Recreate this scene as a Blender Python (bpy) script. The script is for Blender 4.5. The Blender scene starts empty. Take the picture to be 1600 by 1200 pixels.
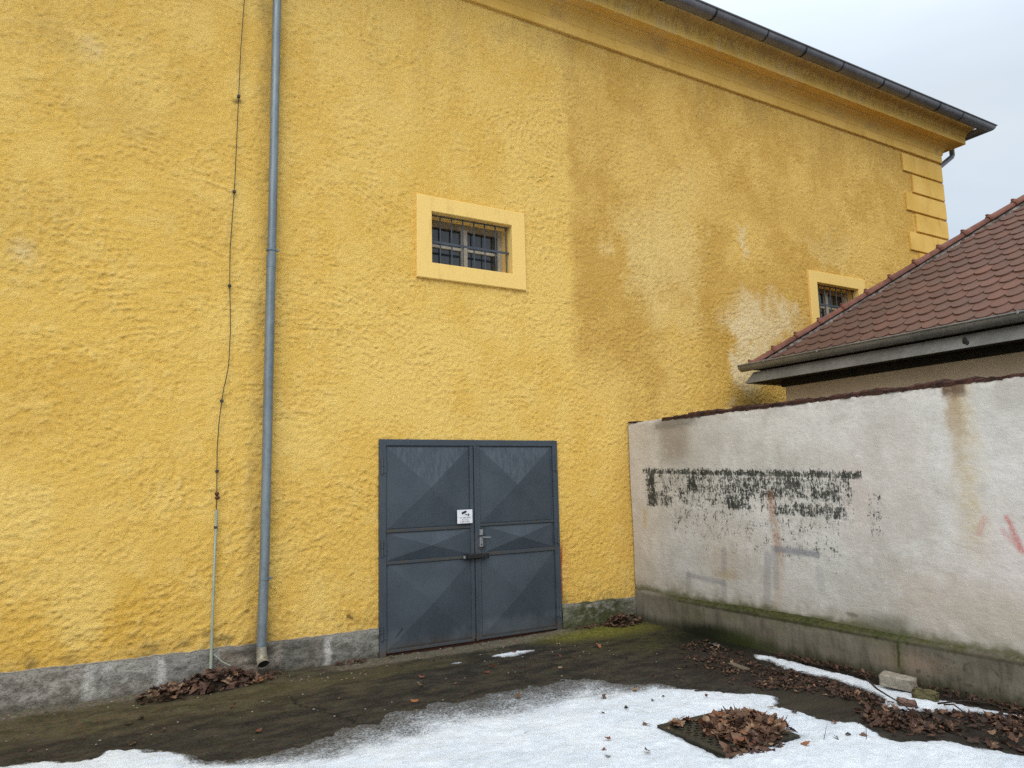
import bpy, bmesh, math, random
import numpy as np
from mathutils import Vector, Matrix
random.seed(7)
RNG = np.random.default_rng(11)
SC = bpy.context.scene
COL = SC.collection
R = math.radians

# ------------------------------------------------------------------ colour
def lin(r, g, b):
    f = lambda c: (c/255/12.92) if c/255 <= .04045 else ((c/255+.055)/1.055)**2.4
    return (f(r), f(g), f(b), 1.0)

# ------------------------------------------------------------------ node DSL
class S:
    def __init__(s, nb, sock): s.nb, s.k = nb, sock
    def _m(s, op, *o): return s.nb.math(op, s, *o)
    def __add__(s, o): return s._m('ADD', o)
    def __radd__(s, o): return s._m('ADD', o)
    def __sub__(s, o): return s._m('SUBTRACT', o)
    def __rsub__(s, o): return s.nb.math('SUBTRACT', o, s)
    def __mul__(s, o): return s._m('MULTIPLY', o)
    def __rmul__(s, o): return s._m('MULTIPLY', o)
    def __truediv__(s, o): return s._m('DIVIDE', o)

class NB:
    def __init__(nb, name):
        nb.mat = bpy.data.materials.new(name); nb.mat.use_nodes = True
        nb.nt = nb.mat.node_tree; nb.nt.nodes.clear()
        nb.out = nb.nt.nodes.new('ShaderNodeOutputMaterial')
        g = nb.nt.nodes.new('ShaderNodeNewGeometry')
        nb.geo = g
        sp = nb.nt.nodes.new('ShaderNodeSeparateXYZ')
        nb.nt.links.new(g.outputs['Position'], sp.inputs[0])
        nb.x, nb.y, nb.z = (S(nb, sp.outputs[i]) for i in range(3))
        nb.island = S(nb, g.outputs['Random Per Island'])
    def put(nb, inp, v):
        if isinstance(v, S): nb.nt.links.new(v.k, inp)
        elif isinstance(v, bpy.types.NodeSocket): nb.nt.links.new(v, inp)
        else: inp.default_value = v
    def math(nb, op, *a, clamp=False):
        n = nb.nt.nodes.new('ShaderNodeMath'); n.operation = op; n.use_clamp = clamp
        for i, v in enumerate(a): nb.put(n.inputs[i], v)
        return S(nb, n.outputs[0])
    def clamp(nb, v): return nb.math('ADD', v, 0.0, clamp=True)
    def mx(nb, a, b): return nb.math('MAXIMUM', a, b)
    def mn(nb, a, b): return nb.math('MINIMUM', a, b)
    def absv(nb, a): return nb.math('ABSOLUTE', a)
    def vec(nb, x, y, z):
        n = nb.nt.nodes.new('ShaderNodeCombineXYZ')
        for i, v in enumerate((x, y, z)): nb.put(n.inputs[i], v)
        return S(nb, n.outputs[0])
    def pos(nb, sx=1, sy=1, sz=1): return nb.vec(nb.x*sx, nb.y*sy, nb.z*sz)
    def noise(nb, v, scale, detail=3, rough=.55, dist=0, col=False, ridged=False):
        n = nb.nt.nodes.new('ShaderNodeTexNoise')
        nb.put(n.inputs['Vector'], v)
        n.inputs['Scale'].default_value = scale; n.inputs['Detail'].default_value = detail
        n.inputs['Roughness'].default_value = rough; n.inputs['Distortion'].default_value = dist
        return S(nb, n.outputs[1 if col else 0])
    def vor(nb, v, scale, feature='F1', rnd=1, out=0):
        n = nb.nt.nodes.new('ShaderNodeTexVoronoi'); n.feature = feature
        nb.put(n.inputs['Vector'], v); n.inputs['Scale'].default_value = scale
        n.inputs['Randomness'].default_value = rnd
        return S(nb, n.outputs[out])
    def ss(nb, v, a, b, lo=0., hi=1.):
        n = nb.nt.nodes.new('ShaderNodeMapRange'); n.interpolation_type = 'SMOOTHSTEP'
        if a > b: a, b, lo, hi = b, a, hi, lo
        nb.put(n.inputs[0], v); nb.put(n.inputs[1], a); nb.put(n.inputs[2], b)
        nb.put(n.inputs[3], lo); nb.put(n.inputs[4], hi)
        return S(nb, n.outputs[0])
    def band(nb, v, a, b, s):   # 1 between a and b, soft edges of width s
        return nb.ss(v, a-s, a+s)*nb.ss(v, b+s, b-s)
    def blob(nb, u, v, cu, cv, ru, rv, e=.6):
        du = (u-cu)*(1/ru); dv = (v-cv)*(1/rv)
        return nb.ss(nb.math('SQRT', du*du+dv*dv), 1+e*.5, 1-e)
    def seg(nb, u, v, a, b, w, s):   # soft brush stroke from a to b
        dx, dy = b[0]-a[0], b[1]-a[1]; L2 = dx*dx+dy*dy
        t = nb.clamp(((u-a[0])*dx+(v-a[1])*dy)*(1/L2))
        px = u-a[0]-t*dx; py = v-a[1]-t*dy
        return nb.ss(nb.math('SQRT', px*px+py*py), w+s, w)
    def mix(nb, f, a, b, mode='MIX'):
        n = nb.nt.nodes.new('ShaderNodeMix'); n.data_type = 'RGBA'; n.blend_type = mode; n.clamp_factor = True
        nb.put(n.inputs[0], f); nb.put(n.inputs[6], a); nb.put(n.inputs[7], b)
        return S(nb, n.outputs[2])
    def ramp(nb, f, stops, interp='LINEAR'):
        n = nb.nt.nodes.new('ShaderNodeValToRGB'); n.color_ramp.interpolation = interp
        e = n.color_ramp.elements
        while len(e) < len(stops): e.new(.5)
        for el, (p, c) in zip(e, stops): el.position = p; el.color = c
        nb.put(n.inputs[0], f); return S(nb, n.outputs[0])
    def attr(nb, name):
        n = nb.nt.nodes.new('ShaderNodeAttribute'); n.attribute_name = name
        return S(nb, n.outputs['Fac'])
    def objcol(nb):
        n = nb.nt.nodes.new('ShaderNodeObjectInfo'); return S(nb, n.outputs['Color'])
    def bump(nb, h, strength=.5, dist=.01, normal=None):
        n = nb.nt.nodes.new('ShaderNodeBump'); nb.put(n.inputs['Height'], h)
        n.inputs['Strength'].default_value = strength; n.inputs['Distance'].default_value = dist
        if normal is not None: nb.put(n.inputs['Normal'], normal)
        return S(nb, n.outputs[0])
    def surf(nb, col, rough=.85, metal=0, normal=None, spec=.35, sss=None):
        n = nb.nt.nodes.new('ShaderNodeBsdfPrincipled')
        nb.put(n.inputs['Base Color'], col); nb.put(n.inputs['Roughness'], rough)
        nb.put(n.inputs['Metallic'], metal); nb.put(n.inputs['Specular IOR Level'], spec)
        if normal is not None: nb.put(n.inputs['Normal'], normal)
        nb.nt.links.new(n.outputs[0], nb.out.inputs[0]); nb.bsdf = n
        return nb.mat
    def displace(nb, h, scale, mid=.5):
        n = nb.nt.nodes.new('ShaderNodeDisplacement'); nb.put(n.inputs['Height'], h)
        n.inputs['Midlevel'].default_value = mid; n.inputs['Scale'].default_value = scale
        nb.nt.links.new(n.outputs[0], nb.out.inputs[2]); nb.mat.displacement_method = 'BOTH'

M = {}
def rgb(r, g, b): return (r, g, b, 1)

# ---- yellow roughcast: colour and relief are made per vertex of the fine wall sheet, the material adds the sand grain
nb = NB('yellow roughcast')
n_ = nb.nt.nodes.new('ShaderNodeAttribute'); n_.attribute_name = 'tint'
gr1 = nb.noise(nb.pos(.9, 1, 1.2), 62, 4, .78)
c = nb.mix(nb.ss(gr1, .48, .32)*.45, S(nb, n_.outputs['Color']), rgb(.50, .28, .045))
c = nb.mix(nb.ss(gr1, .58, .70)*.30, c, rgb(.96, .74, .34))
nb.surf(c, .92, normal=nb.bump(gr1, 1.0, .016), spec=.12)
M['roughcast'] = nb.mat

def smooth_yellow(name, tint=0., streak=False, light=0.):
    nb = NB(name)
    n1 = nb.noise(nb.pos(), 1.7, 5, .6); n2 = nb.noise(nb.pos(1, 1, .25), 9, 4, .65)
    c = nb.mix(nb.ss(n1, .3, .7), rgb(.70, .43, .095), rgb(.82, .53, .145))
    if light: c = nb.mix(light, c, rgb(.90, .63, .215))
    c = nb.mix(nb.ss(n2, .52, .75)*.3, c, rgb(.40, .24, .07))
    if streak:
        st = nb.noise(nb.vec(nb.x*9, nb.y*9, nb.z*1.2), 2.2, 5, .75)
        c = nb.mix(nb.ss(st, .47, .62)*nb.ss(nb.z+(n1-.5)*.12, 7.50, 7.68)*.5, c, rgb(.20, .125, .055))
        st2 = nb.noise(nb.vec(nb.x*24, nb.y*24, nb.z*1.5), 2.0, 3, .7)
        c = nb.mix(nb.ss(st2, .60, .68)*nb.band(nb.z, 7.50, 7.68, .03)*.5, c, rgb(.10, .07, .035))
        c = nb.mix(nb.ss(n1, .5, .7)*nb.band(nb.z, 7.36, 7.51, .02)*.5, c, rgb(.36, .22, .08))
        c = nb.mix((.30+nb.ss(n1, .4, .65)*.35)*nb.ss(nb.z, 7.63, 7.74), c, rgb(.33, .20, .075))
        pale = nb.noise(nb.vec(nb.x*3, nb.y*3, nb.z*.9), 2.0, 3, .6)
        c = nb.mix(nb.ss(pale, .5, .7)*nb.band(nb.z, 7.5, 7.68, .05)*.5, c, rgb(.66, .50, .26))
    hh = nb.noise(nb.pos(), 40, 4, .6)
    nb.surf(c, .9, normal=nb.bump(hh*.6+n1*.4, .35, .006), spec=.15)
    return nb.mat
M['cornice'] = smooth_yellow('cornice plaster', streak=True)
M['quoin'] = smooth_yellow('quoin plaster')
M['surround'] = smooth_yellow('window surround plaster', light=.75)

# ---- plinth stone (tint per vertex, see plinth())
nb = NB('plinth stone')
n_ = nb.nt.nodes.new('ShaderNodeAttribute'); n_.attribute_name = 'tint'
g1 = nb.noise(nb.pos(1, 1, 1.4), 55, 4, .75)
c = nb.mix(nb.ss(g1, .50, .36)*.55, S(nb, n_.outputs['Color']), rgb(.045, .04, .032)); c = nb.mix(nb.ss(g1, .56, .68)*.35, c, rgb(.44, .41, .36))
nb.surf(c, .88, normal=nb.bump(g1, .8, .014), spec=.25)
M['plinth'] = nb.mat

# ---- boundary wall
nb = NB('weathered white render')
y, z = nb.y, nb.z
n1 = nb.noise(nb.pos(), 1.3, 5, .6); n2 = nb.noise(nb.pos(), 5.5, 5, .65); n3 = nb.noise(nb.pos(1, .8, 1.3), 22, 4, .65)
brush = nb.noise(nb.pos(1, 6, 40), 3.0, 4, .65); brush2 = nb.noise(nb.pos(1, 40, 5), 3.0, 4, .65)
c = nb.mix(nb.ss(n1*.6+n2*.4, .38, .62), rgb(.500, .472, .425), rgb(.665, .645, .605))
c = nb.mix(nb.ss(n2, .55, .75)*.6, c, rgb(.745, .730, .700))
c = nb.mix(nb.ss(brush, .52, .72)*.30, c, rgb(.50, .46, .40))
c = nb.mix(nb.ss(brush2, .55, .75)*.25, c, rgb(.82, .80, .77))
c = nb.mix(nb.ss(y, -.9, -.05)*.45, c, rgb(.58, .50, .42))
# pinkish and brownish clouds of old overpainted spray
for (cy, cz, ry, rz, col, f) in ((-3.05, 1.45, .22, .5, rgb(.66, .54, .50), .3), (-3.45, 1.6, .25, .6, rgb(.66, .57, .51), .25), (-4.2, 1.0, .5, .5, rgb(.62, .50, .46), .3), (-1.5, .95, .5, .35, rgb(.62, .54, .47), .35), (-.75, .75, .4, .3, rgb(.55, .54, .55), .45), (-3.7, .62, .5, .3, rgb(.60, .47, .38), .5), (-4.2, .6, .4, .25, rgb(.48, .41, .30), .6), (-2.6, .7, .5, .4, rgb(.66, .66, .64), .4)):
    c = nb.mix(nb.blob(y+(n2-.5)*.5, z+(n1-.5)*.5, cy, cz, ry, rz, .9)*f, c, col)
# damp stain under the top
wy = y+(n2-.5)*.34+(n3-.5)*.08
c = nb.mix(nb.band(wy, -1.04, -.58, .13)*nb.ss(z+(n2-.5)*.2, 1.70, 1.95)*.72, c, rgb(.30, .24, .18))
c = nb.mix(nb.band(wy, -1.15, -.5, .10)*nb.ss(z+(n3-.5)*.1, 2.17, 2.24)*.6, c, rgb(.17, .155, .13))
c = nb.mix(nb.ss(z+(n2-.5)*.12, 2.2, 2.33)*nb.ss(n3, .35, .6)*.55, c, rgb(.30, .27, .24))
# yellow brown run from the coping
yy = y+(n2-.5)*.18+(n1-.5)*.15
run = nb.band(yy, -4.02, -3.85, .10)*nb.ss(z, .8, 1.35)
c = nb.mix(run*(.18+nb.ss(n2*.6+n3*.4, .38, .62)*.5), c, rgb(.52, .40, .20))
c = nb.mix(nb.band(yy, -3.93, -3.83, .03)*nb.ss(z+(n3-.5)*.3, 1.5, 2.25)*.6, c, rgb(.35, .22, .09))
c = nb.mix(nb.band(y, -4.0, -3.82, .02)*nb.ss(z+(n3-.5)*.12, 2.17, 2.26)*.85, c, rgb(.09, .045, .02))
# scraped off dark green paint
f1 = nb.noise(nb.pos(1, 1.15, .8), 44, 5, .80); f2 = nb.noise(nb.pos(1, 1, .7), 15, 4, .6); f3 = nb.noise(nb.pos(1, 85, 11), 1.0, 3, .65); f4 = nb.noise(nb.pos(1, 8, 45), 1.0, 3, .65)
t = 1.775+.036*(y+.2)-z+(f1-.5)*.11+(f2-.5)*.035
yb = y+(n3-.5)*.09+(f2-.5)*.08
body = nb.band(yb, -3.0, -.26, .05)
d = nb.band(t, .0, .085, .035)*.62*nb.band(yb, -3.10, -.24, .03)
d = nb.mx(d, nb.band(t, .05, .29, .06)*body*.455)
d = nb.mx(d, nb.band(t, .05, .29, .04)*nb.band(yb, -2.85, -1.42, .08)*.525)
d = nb.mx(d, nb.band(t, .24, .42, .04)*nb.band(yb, -1.88, -1.5, .06)*.60)
d = nb.mx(d, nb.band(t, .0, .46, .04)*nb.band(yb, -.47, -.29, .05)*.64)
d = nb.mx(d, nb.band(t, .28, .45, .04)*nb.band(yb, -.78, -.30, .08)*.50)
d = nb.mx(d, nb.band(t, .0, .29, .04)*nb.band(yb, -1.14, -.96, .05)*.62)
d = nb.mx(d, nb.band(t, .30, .45, .04)*nb.band(yb, -2.95, -2.08, .06)*.53)
d = nb.mx(d, nb.ss(t, .85, .25)*nb.ss(t, 0, .05)*body*.445)
d = nb.mx(d, nb.ss(t, 1.35, .6)*nb.ss(t, 0, .05)*nb.band(yb, -2.95, -.6, .2)*.35)
d = nb.mx(d, nb.band(z, 1.1, 1.5, .05)*nb.band(yb, -3.24, -3.10, .05)*.42)
flake = .5+(f1-.5)*1.35+(f2-.5)*.75+(f3-.5)*.55+(f4-.5)*.30
paint = nb.ss(flake+d-1.0, -.09, .09)
c = nb.mix(paint*.95, c, nb.mix(nb.ss(n2, .35, .65), rgb(.014, .020, .013), rgb(.036, .040, .032)))
# rust runs
c = nb.mix(nb.seg(y, z, (-2.09, 1.46), (-2.15, .93), .018, .05)*nb.ss(n3+n2, .75, 1.05)*.6, c, rgb(.38, .21, .12))
c = nb.mix(nb.seg(y, z, (-2.17, .93), (-2.10, .42), .02, .07)*.35, c, rgb(.45, .27, .16))
c = nb.mix(nb.blob(y+(n3-.5)*.2, z+(n3-.5)*.1, -1.47, .66, .2, .06, .9)*.7, c, rgb(.36, .24, .10))
c = nb.mix(nb.blob(y+(n3-.5)*.2, z, -1.45, .78, .18, .2, .9)*.4, c, rgb(.48, .36, .24))
c = nb.mix(nb.blob(y, z, -2.10, 1.47, .05, .05, .9)*.7, c, rgb(.12, .07, .04))
c = nb.mix(nb.seg(y, z, (-.24, 1.28), (-.25, 1.1), .01, .03)*.5, c, rgb(.5, .36, .12))
# grey spray can lines, red strokes
for a, b, w, f in (((-2.13, .955), (-2.58, .935), .013, .75), ((-2.10, .95), (-2.10, .60), .02, .42), ((-2.02, .88), (-1.97, .42), .025, .5), ((-.93, .60), (-1.44, .565), .008, .6), ((-.93, .60), (-.90, .43), .02, .5), ((-1.465, .89), (-1.45, .70), .018, .42), ((-1.44, .57), (-1.43, .41), .018, .5), ((-2.58, .8), (-2.6, .62), .02, .25)):
    c = nb.mix(nb.seg(y+(n3-.5)*.02, z+(n3-.5)*.02, a, b, w, .036)*f*nb.ss(f1, .2, .5, .6, 1.), c, rgb(.21, .215, .25))
c = nb.mix(nb.band(y, -1.38, -.98, .02)*nb.band(z, .44, .545, .02)*.5, c, rgb(.60, .585, .56))
for a, b, w, f in (((-4.035, 1.30), (-3.985, 1.19), .003, .42), ((-4.19, 1.31), (-4.265, 1.08), .002, .75), ((-4.15, 1.22), (-4.25, 1.10), .001, .4)):
    c = nb.mix(nb.seg(y+(n3-.5)*.03, z, a, b, w, .034)*f*nb.ss(f1, .3, .55), c, rgb(.52, .15, .14))
# dark fleck, hairlines, mossy foot
c = nb.mix(nb.blob(y+(n3-.5)*.06, z+(n3-.5)*.03, -2.885, .455, .06, .02, .5)*.95, c, rgb(.05, .05, .06))
tick = nb.noise(nb.pos(1, 14, 60), 1.7, 3, .6)
c = nb.mix(nb.ss(tick, .74, .78)*.6, c, rgb(.22, .2, .18))
tick2 = nb.noise(nb.pos(1, 90, 22), 1.0, 2, .6)
c = nb.mix(nb.ss(tick2, .77, .80)*nb.band(y, -3.0, -.2, .2)*nb.ss(z, 1.3, .9)*.75, c, rgb(.07, .07, .06))
c = nb.mix(nb.ss(z+(n2-.5)*.9+(n1-.5)*.6, 1.05, .45)*.38, c, rgb(.40, .375, .325))
c = nb.mix(nb.ss(n2*.5+n3*.5, .52, .64)*.30, c, rgb(.42, .40, .36))
c = nb.mix(nb.ss(z+(n2-.5)*.30, .52, .36)*.65, c, rgb(.26, .235, .17))
c = nb.mix(nb.ss(z+(n2-.5)*.16, .43, .36)*.75, c, rgb(.085, .090, .030))
c = nb.mix(nb.blob(y, z, -3.2, .43, .25, .09, .9)*.6, c, rgb(.08, .085, .05))
hh = n3*.5+nb.noise(nb.pos(1, .7, 1.2), 9, 5, .65)*.9+paint*.05
nb.surf(c, .9, normal=nb.bump(hh, .6, .014), spec=.2)
M['render'] = nb.mat

nb = NB('mossy concrete base')
y, z = nb.y, nb.z
n1 = nb.noise(nb.pos(), 1.8, 5, .6); n2 = nb.noise(nb.pos(1, 2, .45), 6, 5, .65); n3 = nb.noise(nb.pos(), 30, 4, .65)
c = nb.mix(nb.ss(n1*.5+n2*.5, .36, .62), rgb(.105, .092, .068), rgb(.215, .190, .150))
c = nb.mix(nb.ss(n2, .52, .72)*.5, c, rgb(.085, .082, .06))
c = nb.mix(nb.ss(y, -.9, -.2)*.4, c, rgb(.27, .245, .205))
c = nb.mix(nb.ss(n1, .48, .66)*.5, c, rgb(.085, .088, .028))
c = nb.mix(nb.blob(y+(n1-.5)*.5, z+(n1-.5)*.2, -3.45, .17, .35, .09, .9)*.55, c, rgb(.29, .215, .155))
c = nb.mix(nb.ss(nb.noise(nb.pos(), 14, 4, .75), .56, .64)*nb.band(y, -4.3, -3.3, .1)*.6, c, rgb(.035, .042, .036))
mz = nb.ss(z+(n2-.5)*.11+(n3-.5)*.05, .290, .345)*nb.ss(y, -.25, -.8)*nb.ss(n1*.6+n3*.4+nb.ss(y, -3.4, -2.2)*.12, .36, .56)
c = nb.mix(mz*.92, c, nb.mix(nb.ss(n3, .38, .62), rgb(.020, .024, .005), rgb(.060, .064, .014)))
c = nb.mix(nb.band(z+(n3-.5)*.012, .306, .328, .008)*.6*nb.ss(y, -.3, -1.0), c, rgb(.022, .022, .010))  # shadow line under the mossy ledge painted into the colour
c = nb.mix(nb.ss(nb.absv(y+3.31+(n3-.5)*.02+(z-.2)*.05), .018, .006)*nb.ss(z, .09, .14)*.85, c, rgb(.03, .035, .012))
c = nb.mix(nb.ss(nb.absv(y+3.31), .10, .0)*.4, c, rgb(.07, .075, .025))
c = nb.mix(nb.ss(z+(n2-.5)*.12, .13, .02)*.8, c, rgb(.032, .034, .014))
c = nb.mix(nb.blob(y+(n1-.5)*.3, z+(n2-.5)*.06, -1.3, .0, .62, .17, .5)*.96, c, rgb(.010, .013, .005))
c = nb.mix(nb.blob(y+(n1-.5)*.4, z+(n2-.5)*.08, -1.75, .06, .35, .12, .9)*.7, c, rgb(.035, .045, .008))
nb.surf(c, .9, normal=nb.bump(n3*.5+n2*.6, .6, .014), spec=.2)
M['base'] = nb.mat

def simple(name, a, b, scale=8, rough=.6, metal=0, bumpd=.004, bs=.4, spec=.4, st=None):
    nb = NB(name)
    n = nb.noise(nb.pos(*(st or (1, 1, 1))), scale, 5, .65); n2 = nb.noise(nb.pos(), scale*6, 4, .6)
    c = nb.mix(nb.ss(n*.7+n2*.3, .36, .64), a, b)
    nb.surf(c, rough if isinstance(rough, S) else nb.ss(n2, .3, .7, rough-.08, min(1, rough+.1)), metal, nb.bump(n*.5+n2*.5, bs, bumpd), spec)
    return nb.mat
M['brick'] = simple('old coping brick', rgb(.028, .014, .010), rgb(.085, .032, .022), 14, .9, bs=.9, bumpd=.02)
M['zinc'] = simple('aged zinc pipe', rgb(.15, .18, .195), rgb(.225, .26, .275), 3, .45, .35, .002, .2, st=(4, 4, .6))
M['zinc_light'] = simple('bright pipe foot', rgb(.16, .135, .085), rgb(.40, .37, .30), 14, .5, .2)
M['dark_hole'] = simple('dark pipe inside', rgb(.006, .006, .006), rgb(.012, .012, .01), 9, .9)
M['gutter_dark'] = simple('dark gutter metal', rgb(.13, .133, .145), rgb(.19, .192, .205), 2.5, .42, .25, .002, .2)
M['gutter_grey'] = simple('grey brown gutter metal', rgb(.165, .168, .16), rgb(.24, .24, .23), 3, .45, .3, .002, .25)
M['fascia'] = simple('grey clad fascia', rgb(.155, .155, .145), rgb(.225, .222, .21), 3, .55, .2, .002, .25)
M['soffit'] = simple('near black timber', rgb(.008, .007, .006), rgb(.018, .015, .012), 6, .8)  # near black colour for soffit, wall plate and fascia blob
M['house'] = simple('beige house render', rgb(.52, .43, .32), rgb(.60, .50, .385), 2.5, .9, bumpd=.004)
M['iron'] = simple('grey painted iron', rgb(.050, .060, .072), rgb(.075, .088, .104), 12, .5, .2)
M['black_iron'] = simple('blackened iron', rgb(.012, .012, .012), rgb(.03, .028, .026), 30, .65, .3)
M['steel'] = simple('worn steel', rgb(.22, .225, .23), rgb(.36, .365, .37), 30, .5, .4)
M['casement'] = simple('old cream casement paint', rgb(.33, .295, .235), rgb(.47, .43, .355), 12, .7)
M['casement_dark'] = simple('weathered window head', rgb(.20, .15, .085), rgb(.30, .24, .15), 9, .8)
M['wire'] = simple('oxidised conductor wire', rgb(.035, .034, .030), rgb(.075, .07, .06), 20, .6, .4)
M['rod'] = simple('pale green conductor cover', rgb(.27, .30, .22), rgb(.40, .43, .34), 9, .6, st=(1, 1, .3))
M['rust'] = simple('rusty brown clamp', rgb(.05, .018, .012), rgb(.12, .04, .022), 40, .8)
M['concrete'] = simple('pale concrete', rgb(.20, .175, .135), rgb(.33, .295, .24), 22, .9, bs=.9, bumpd=.008)
M['mossy_stone'] = simple('mossy stone', rgb(.06, .055, .02), rgb(.13, .11, .05), 18, .9, bs=.9, bumpd=.008)
M['red_brick'] = simple('broken red brick', rgb(.09, .045, .03), rgb(.20, .13, .10), 20, .9, bs=.8, bumpd=.006)
M['wood'] = simple('grey weathered board', rgb(.09, .072, .05), rgb(.17, .14, .10), 14, .85, st=(6, 1, 1))
M['twig'] = simple('dead twig', rgb(.015, .010, .007), rgb(.05, .033, .022), 30, .9)
M['castiron'] = simple('wet cast iron', rgb(.018, .017, .012), rgb(.05, .044, .03), 14, .5, .3, .006, .7)
M['mortar'] = simple('weathered hip mortar', rgb(.03, .022, .018), rgb(.30, .25, .22), 16, .9, bs=.9, bumpd=.01)
M['white'] = simple('sign enamel', rgb(.68, .69, .72), rgb(.76, .77, .79), 6, .5)
M['ink'] = simple('black sign ink', rgb(.012, .012, .014), rgb(.02, .02, .022), 6, .6)
M['red_ink'] = simple('dull red sign ink', rgb(.20, .05, .045), rgb(.25, .07, .06), 6, .6)

# ---- door paint
nb = NB('blue grey door paint')
n1 = nb.noise(nb.pos(), 2.2, 5, .6); st = nb.noise(nb.vec(nb.x*20, nb.y*3, nb.z*4.5), 1.6, 6, .78); n3 = nb.noise(nb.pos(), 45, 4, .7)
c = nb.mix(nb.ss(n1, .35, .65), rgb(.041, .053, .066), rgb(.053, .067, .081))
ny = nb.nt.nodes.new('ShaderNodeSeparateXYZ'); nb.nt.links.new(nb.geo.outputs['Normal'], ny.inputs[0])
upf = nb.ss(S(nb, ny.outputs[2]), .02, .07)
chalk = nb.ss(st, .40, .62)*upf*nb.ss(nb.z+(n1-.5)*.6, .7, 1.9)
c = nb.mix(chalk*.36, c, rgb(.125, .145, .165))
c = nb.mix(nb.ss(st, .56, .74)*.22, c, rgb(.09, .108, .128))
c = nb.mix(nb.ss(n3+n1*.6, .98, 1.12)*.7, c, rgb(.07, .045, .028))
c = nb.mix(nb.ss(nb.z+(n1-.5)*.16, .13, .03)*.75, c, rgb(.075, .055, .038))
rb = nb.noise(nb.pos(), 16, 5, .75)
c = nb.mix(nb.ss(rb, .60, .68)*nb.ss(nb.z, .5, .05)*.7, c, rgb(.085, .045, .025))
c = nb.mix(nb.seg(nb.x, nb.z, (2.70, .17), (2.76, .24), .004, .012)*.9, c, rgb(.02, .018, .015))
c = nb.mix(nb.blob(nb.x+(rb-.5)*.1, nb.z+(rb-.5)*.1, 3.62, 1.0, .07, .14, .9)*.45, c, rgb(.10, .10, .095))
c = nb.mix(nb.ss(n1, .35, .6)*nb.band(nb.z, .05, .22, .05)*.25, c, rgb(.16, .18, .19))  # light thrown up by the snow, put into the paint near the bottom
nb.surf(c, nb.ss(st, .3, .7, .42, .62), .0, nb.bump(n3*.22+n1*1.2, .45, .012), .45)
M['door'] = nb.mat
nb = NB('rust edged door rail')
n1 = nb.noise(nb.pos(3, 1, 1), 7, 5, .7)
c = nb.mix(nb.ss(n1, .4, .66), rgb(.046, .058, .070), rgb(.070, .058, .042))
nb.surf(c, .6, normal=nb.bump(n1, .3, .005))
M['rail'] = nb.mat

# ---- glass
nb = NB('old window glass')
n1 = nb.noise(nb.pos(1, 1, 1), 3, 2, .5)
nb.surf(nb.mix(nb.ss(n1, .4, .6), rgb(.010, .012, .015), rgb(.022, .027, .034)), .06, normal=nb.bump(n1, .08, .02), spec=.75)
M['glass'] = nb.mat

# ---- roof tiles
nb = NB('clay beaver tail tiles')
n1 = nb.noise(nb.pos(), 6, 5, .65); n2 = nb.noise(nb.pos(), 60, 4, .65); n3 = nb.noise(nb.pos(), 1.1, 3, .5)
c = nb.ramp(nb.island, [(0, rgb(.128, .070, .051)), (.3, rgb(.162, .082, .058)), (.55, rgb(.172, .086, .061)), (.78, rgb(.145, .083, .062)), (.92, rgb(.195, .096, .067)), (1, rgb(.15, .092, .07))])
c = nb.mix(nb.ss(n1*.6+n2*.4, .42, .62)*.45, c, rgb(.105, .070, .054))
c = nb.mix(nb.ss(n2, .55, .7)*.35, c, rgb(.28, .16, .125))
c = nb.mix(nb.ss(nb.noise(nb.pos(), 17, 5, .75), .60, .68)*.6, c, rgb(.19, .175, .15))
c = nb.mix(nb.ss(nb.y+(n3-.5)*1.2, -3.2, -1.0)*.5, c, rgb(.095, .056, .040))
nb.surf(c, .82, normal=nb.bump(n2, .5, .004), spec=.25)
M['tile'] = nb.mat
nb = NB('clay hip tiles')
n1 = nb.noise(nb.pos(), 9, 5, .65); n2 = nb.noise(nb.pos(), 60, 4, .65)
c = nb.mix(nb.ss(n1, .35, .65), rgb(.135, .058, .042), rgb(.215, .092, .066))
c = nb.mix(nb.ss(n2, .55, .7)*.4, c, rgb(.10, .05, .04))
nb.surf(c, .85, normal=nb.bump(n2, .5, .004), spec=.25)
M['hip'] = nb.mat

# ---- ground
nb = NB('wet mossy asphalt')
x, y = nb.x, nb.y
n1 = nb.noise(nb.pos(), 1.2, 5, .6); n2 = nb.noise(nb.pos(.7, 1.6, 1), 4.5, 5, .65); n3 = nb.noise(nb.pos(), 28, 4, .7); n4 = nb.noise(nb.pos(), 110, 3, .6)
c = nb.mix(nb.ss(n2, .36, .64), rgb(.020, .0175, .0140), rgb(.052, .045, .034))
c = nb.mix(nb.ss(n4, .56, .70)*.40, c, rgb(.085, .075, .06))
c = nb.mix(nb.ss(n3, .5, .66)*.55, c, rgb(.006, .0055, .005))
n5 = nb.noise(nb.pos(), 60, 4, .8)
c = nb.mix(nb.ss(n5, .54, .66)*.55, c, rgb(.075, .066, .052))
# olive algae, strongest on the left and in front of the wall foot
ol = nb.ss(y+(n1-.5)*.9+(x-.5)*-.06, -1.25, -.55)*nb.ss(x, 2.6, 1.2)
c = nb.mix(ol*(.45+nb.ss(n3, .4, .6)*.4), c, nb.mix(nb.ss(n2, .4, .6), rgb(.080, .066, .030), rgb(.140, .116, .062)))
c = nb.mix(nb.ss(n1*.5+n2*.5, .46, .60)*nb.ss(y, -2.0, -.5)*.55, c, rgb(.082, .070, .036))
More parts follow.
